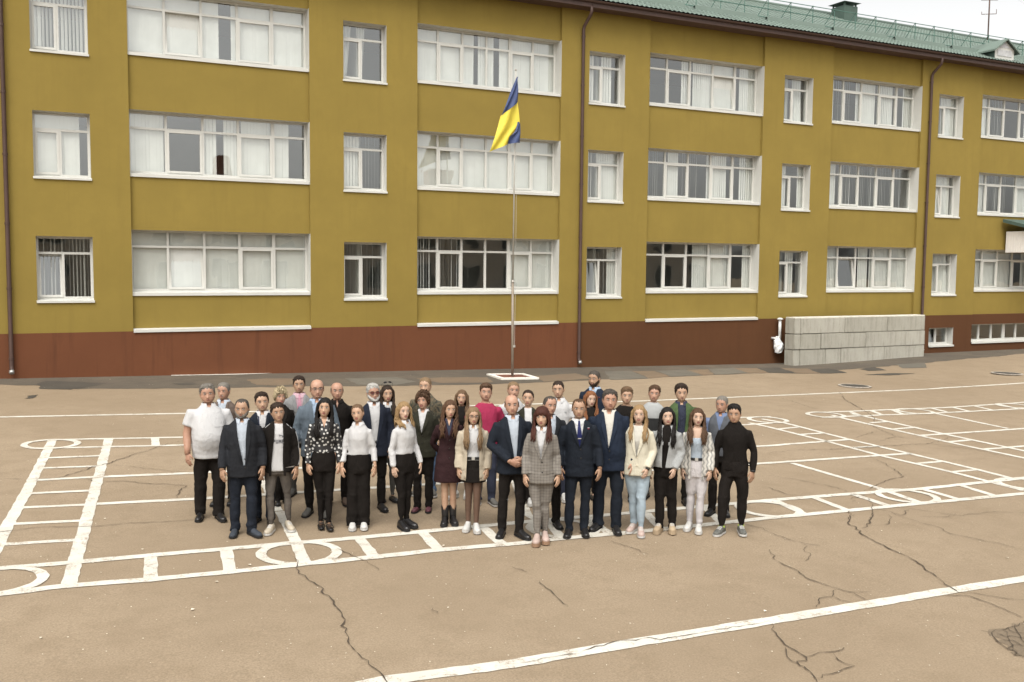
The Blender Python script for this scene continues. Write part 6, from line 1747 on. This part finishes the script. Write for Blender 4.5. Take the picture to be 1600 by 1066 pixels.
32: dict(sex='f', skin='pale', hair=('long', 'blonde'), len=1.26, top=[dict(tee(CREAMSH, .95, 'none')), dict(suit(CREAM, 1.10, .80), boxy=.9, off=.036, soff=.016, buttons=(1.06, .95), bmat=mat("cream_button", (0.55, 0.48, 0.36), .4), open=(1.5, .07, 1.06, .004), pockets=[])], bottom=TR(LDENIM, 'slim'), fit=1.28, shoes=('sneak', S_PNK, S_WSOLE, S_WHT), yaw=-8, stag=.08, stance=.06, pose_l='fwd', watch=True, brow='fair', label="blonde woman in cream blazer and pale blue jeans"),
33: dict(sex='m', skin='rosy', hair=('crew', 'brown'), top=dict(name="sweatshirt", mat=band_mat("grey_black_sweatshirt", (0.31, 0.315, 0.31), (0.015, 0.015, 0.015), 1.255), off=.022, soff=.012, hem=.88), bottom=TR(BLACK2), shoes=('sneak', S_BLK, S_SOLE), vox=FARV, label="young man in grey and black sweatshirt"),
34: dict(sex='f', skin='pale', hair=('long', 'black'), len=1.20, top=[dict(tee(BLACK, .95, 'none'), ztop=1.50), dict(opened(GDENIM, .91, .065, .02), name="denim_jacket", soff=.022, off=.032, collar=dict(gap=36, point=.02, spread=.03), pockets=[(-.085, 1.26, .10, .045), (.085, 1.26, .10, .045)])], bottom=TR(BLACK, 'straight'), fit=1.12, shoes=('chunky', S_SND, S_SND, S_WHT), yaw=-10, pose_l='fwd', tilt=-4, stance=.08, label="black haired woman in pale grey denim jacket and black trousers"),
35: dict(sex='m', skin='fair', hair=('swept', 'dark'), top=[under(NAVYSH), dict(opened(GREENB, .86, .06, .055), name="bomber_jacket", soff=.018, off=.034)], bottom=TR(BLACK2), shoes=('sneak', S_BLK, S_SOLE), label="young man in green bomber jacket over dark shirt"),
36: dict(sex='f', skin='pale', hair=('long', 'brown'), len=1.23, top=[dict(name="top", mat=LBLUET, off=.007, hem=1.0, sleeve='none', ztop=1.335, fold=.003), dict(opened(zigzag_mat("zigzag_knit"), .79, .085, .082), name="cardigan", soff=.018, off=.030)], bottom=TR(WHITEJ, 'slim'), fit=1.2, belt=mat("black_belt", (0.012, 0.012, 0.012), .4), shoes=('sneak', S_WHT, S_WSOLE, S_WHT), yaw=-6, stag=.05, smile=.003, brow='dark', label="woman in white zigzag cardigan, light blue top and white jeans"),
37: dict(sex='m', fat=.15, skin='ruddy', hair=('crop', 'grey'), top=[shirt(BLUESH), dict(name="vest", mat=GREYK, off=.022, hem=.87, sleeve='none', open=(1.5, .07, 1.24, .0), fold=.004)], bottom=TR(BLACK2), shoes=DRESS, label="grey haired man in grey knitted vest over steel blue shirt"),
38: dict(sex='m', skin='tan', hair=('crew', 'black'), top=dict(name="long_sleeved_top", mat=BLACK, off=.013, soff=.004, hem=.86, fold=.0045, ztop=1.515), bottom=TR(BLACK2, 'jogger'), shoes=('sneak', mat("black_white_mesh", (0.10, 0.10, 0.09), .7, .5, 40), S_WSOLE, S_WHT), socks=S_NEON, stag=-.07, stance=.12, toe=18, yaw=-6, watch=True, spread=.02, label="young man in black long sleeved top and black joggers, far right"),
}
FOLK = {}
for k, spec in CAST.items():
    spec['id'] = k; spec['pos'], spec['h'] = PLACE[k]
    FOLK[k] = make_person(spec)

# print on the white t-shirt: a leaping cat silhouette over a block wordmark
root6, made6 = FOLK[6]
bv6 = made6[0][1]
M_PRINT = mat("grey_print", (0.10, 0.10, 0.11), .8, .2, 60)
def print_polys(polys, x0, z0, w, h, name):
    V, F = [], []
    for pl in polys:
        s = len(V)
        for px, pz in pl:
            hh_ = front_hit(bv6, x0 + px * w, z0 + pz * h, .004)
            V.append(tuple(hh_) if hh_ else (x0 + px * w, -.14, z0 + pz * h))
        F.append(tuple(range(s, len(V))))
    np_mesh(name, np.array(V), F, M_PRINT, root6, False)
GL = {'P': ["###", "#.#", "###", "#..", "#.."], 'U': ["#.#", "#.#", "#.#", "#.#", "###"], 'M': ["#.#", "###", "###", "#.#", "#.#"], 'A': ["###", "#.#", "###", "#.#", "#.#"]}
polys = []
for ci, ch in enumerate("PUMA"):
    for rr_, row in enumerate(GL[ch]):
        for cc_, c in enumerate(row):
            if c == '#':
                xa, za = ci * .26 + cc_ * .073, 1 - rr_ * .2
                polys.append([(xa, za - .2), (xa + .073, za - .2), (xa + .073, za), (xa, za)])
print_polys(polys, -.075, 1.215, .15, .052, "shirt_print")
cat_ = [[(0, .75), (.12, .95), (.22, .78), (.2, .62)], [(.2, .78), (.45, .72), (.5, .5), (.2, .62)], [(.45, .72), (.7, .6), (.72, .38), (.5, .5)], [(.7, .6), (.9, .3), (1.0, -.1), (.84, .2), (.72, .4)], [(.2, .62), (.3, .58), (.22, .3), (.14, .34)], [(.55, .5), (.7, .42), (.66, .1), (.58, .12)]]
print_polys(cat_, .0, 1.285, .085, .055, "shirt_emblem")
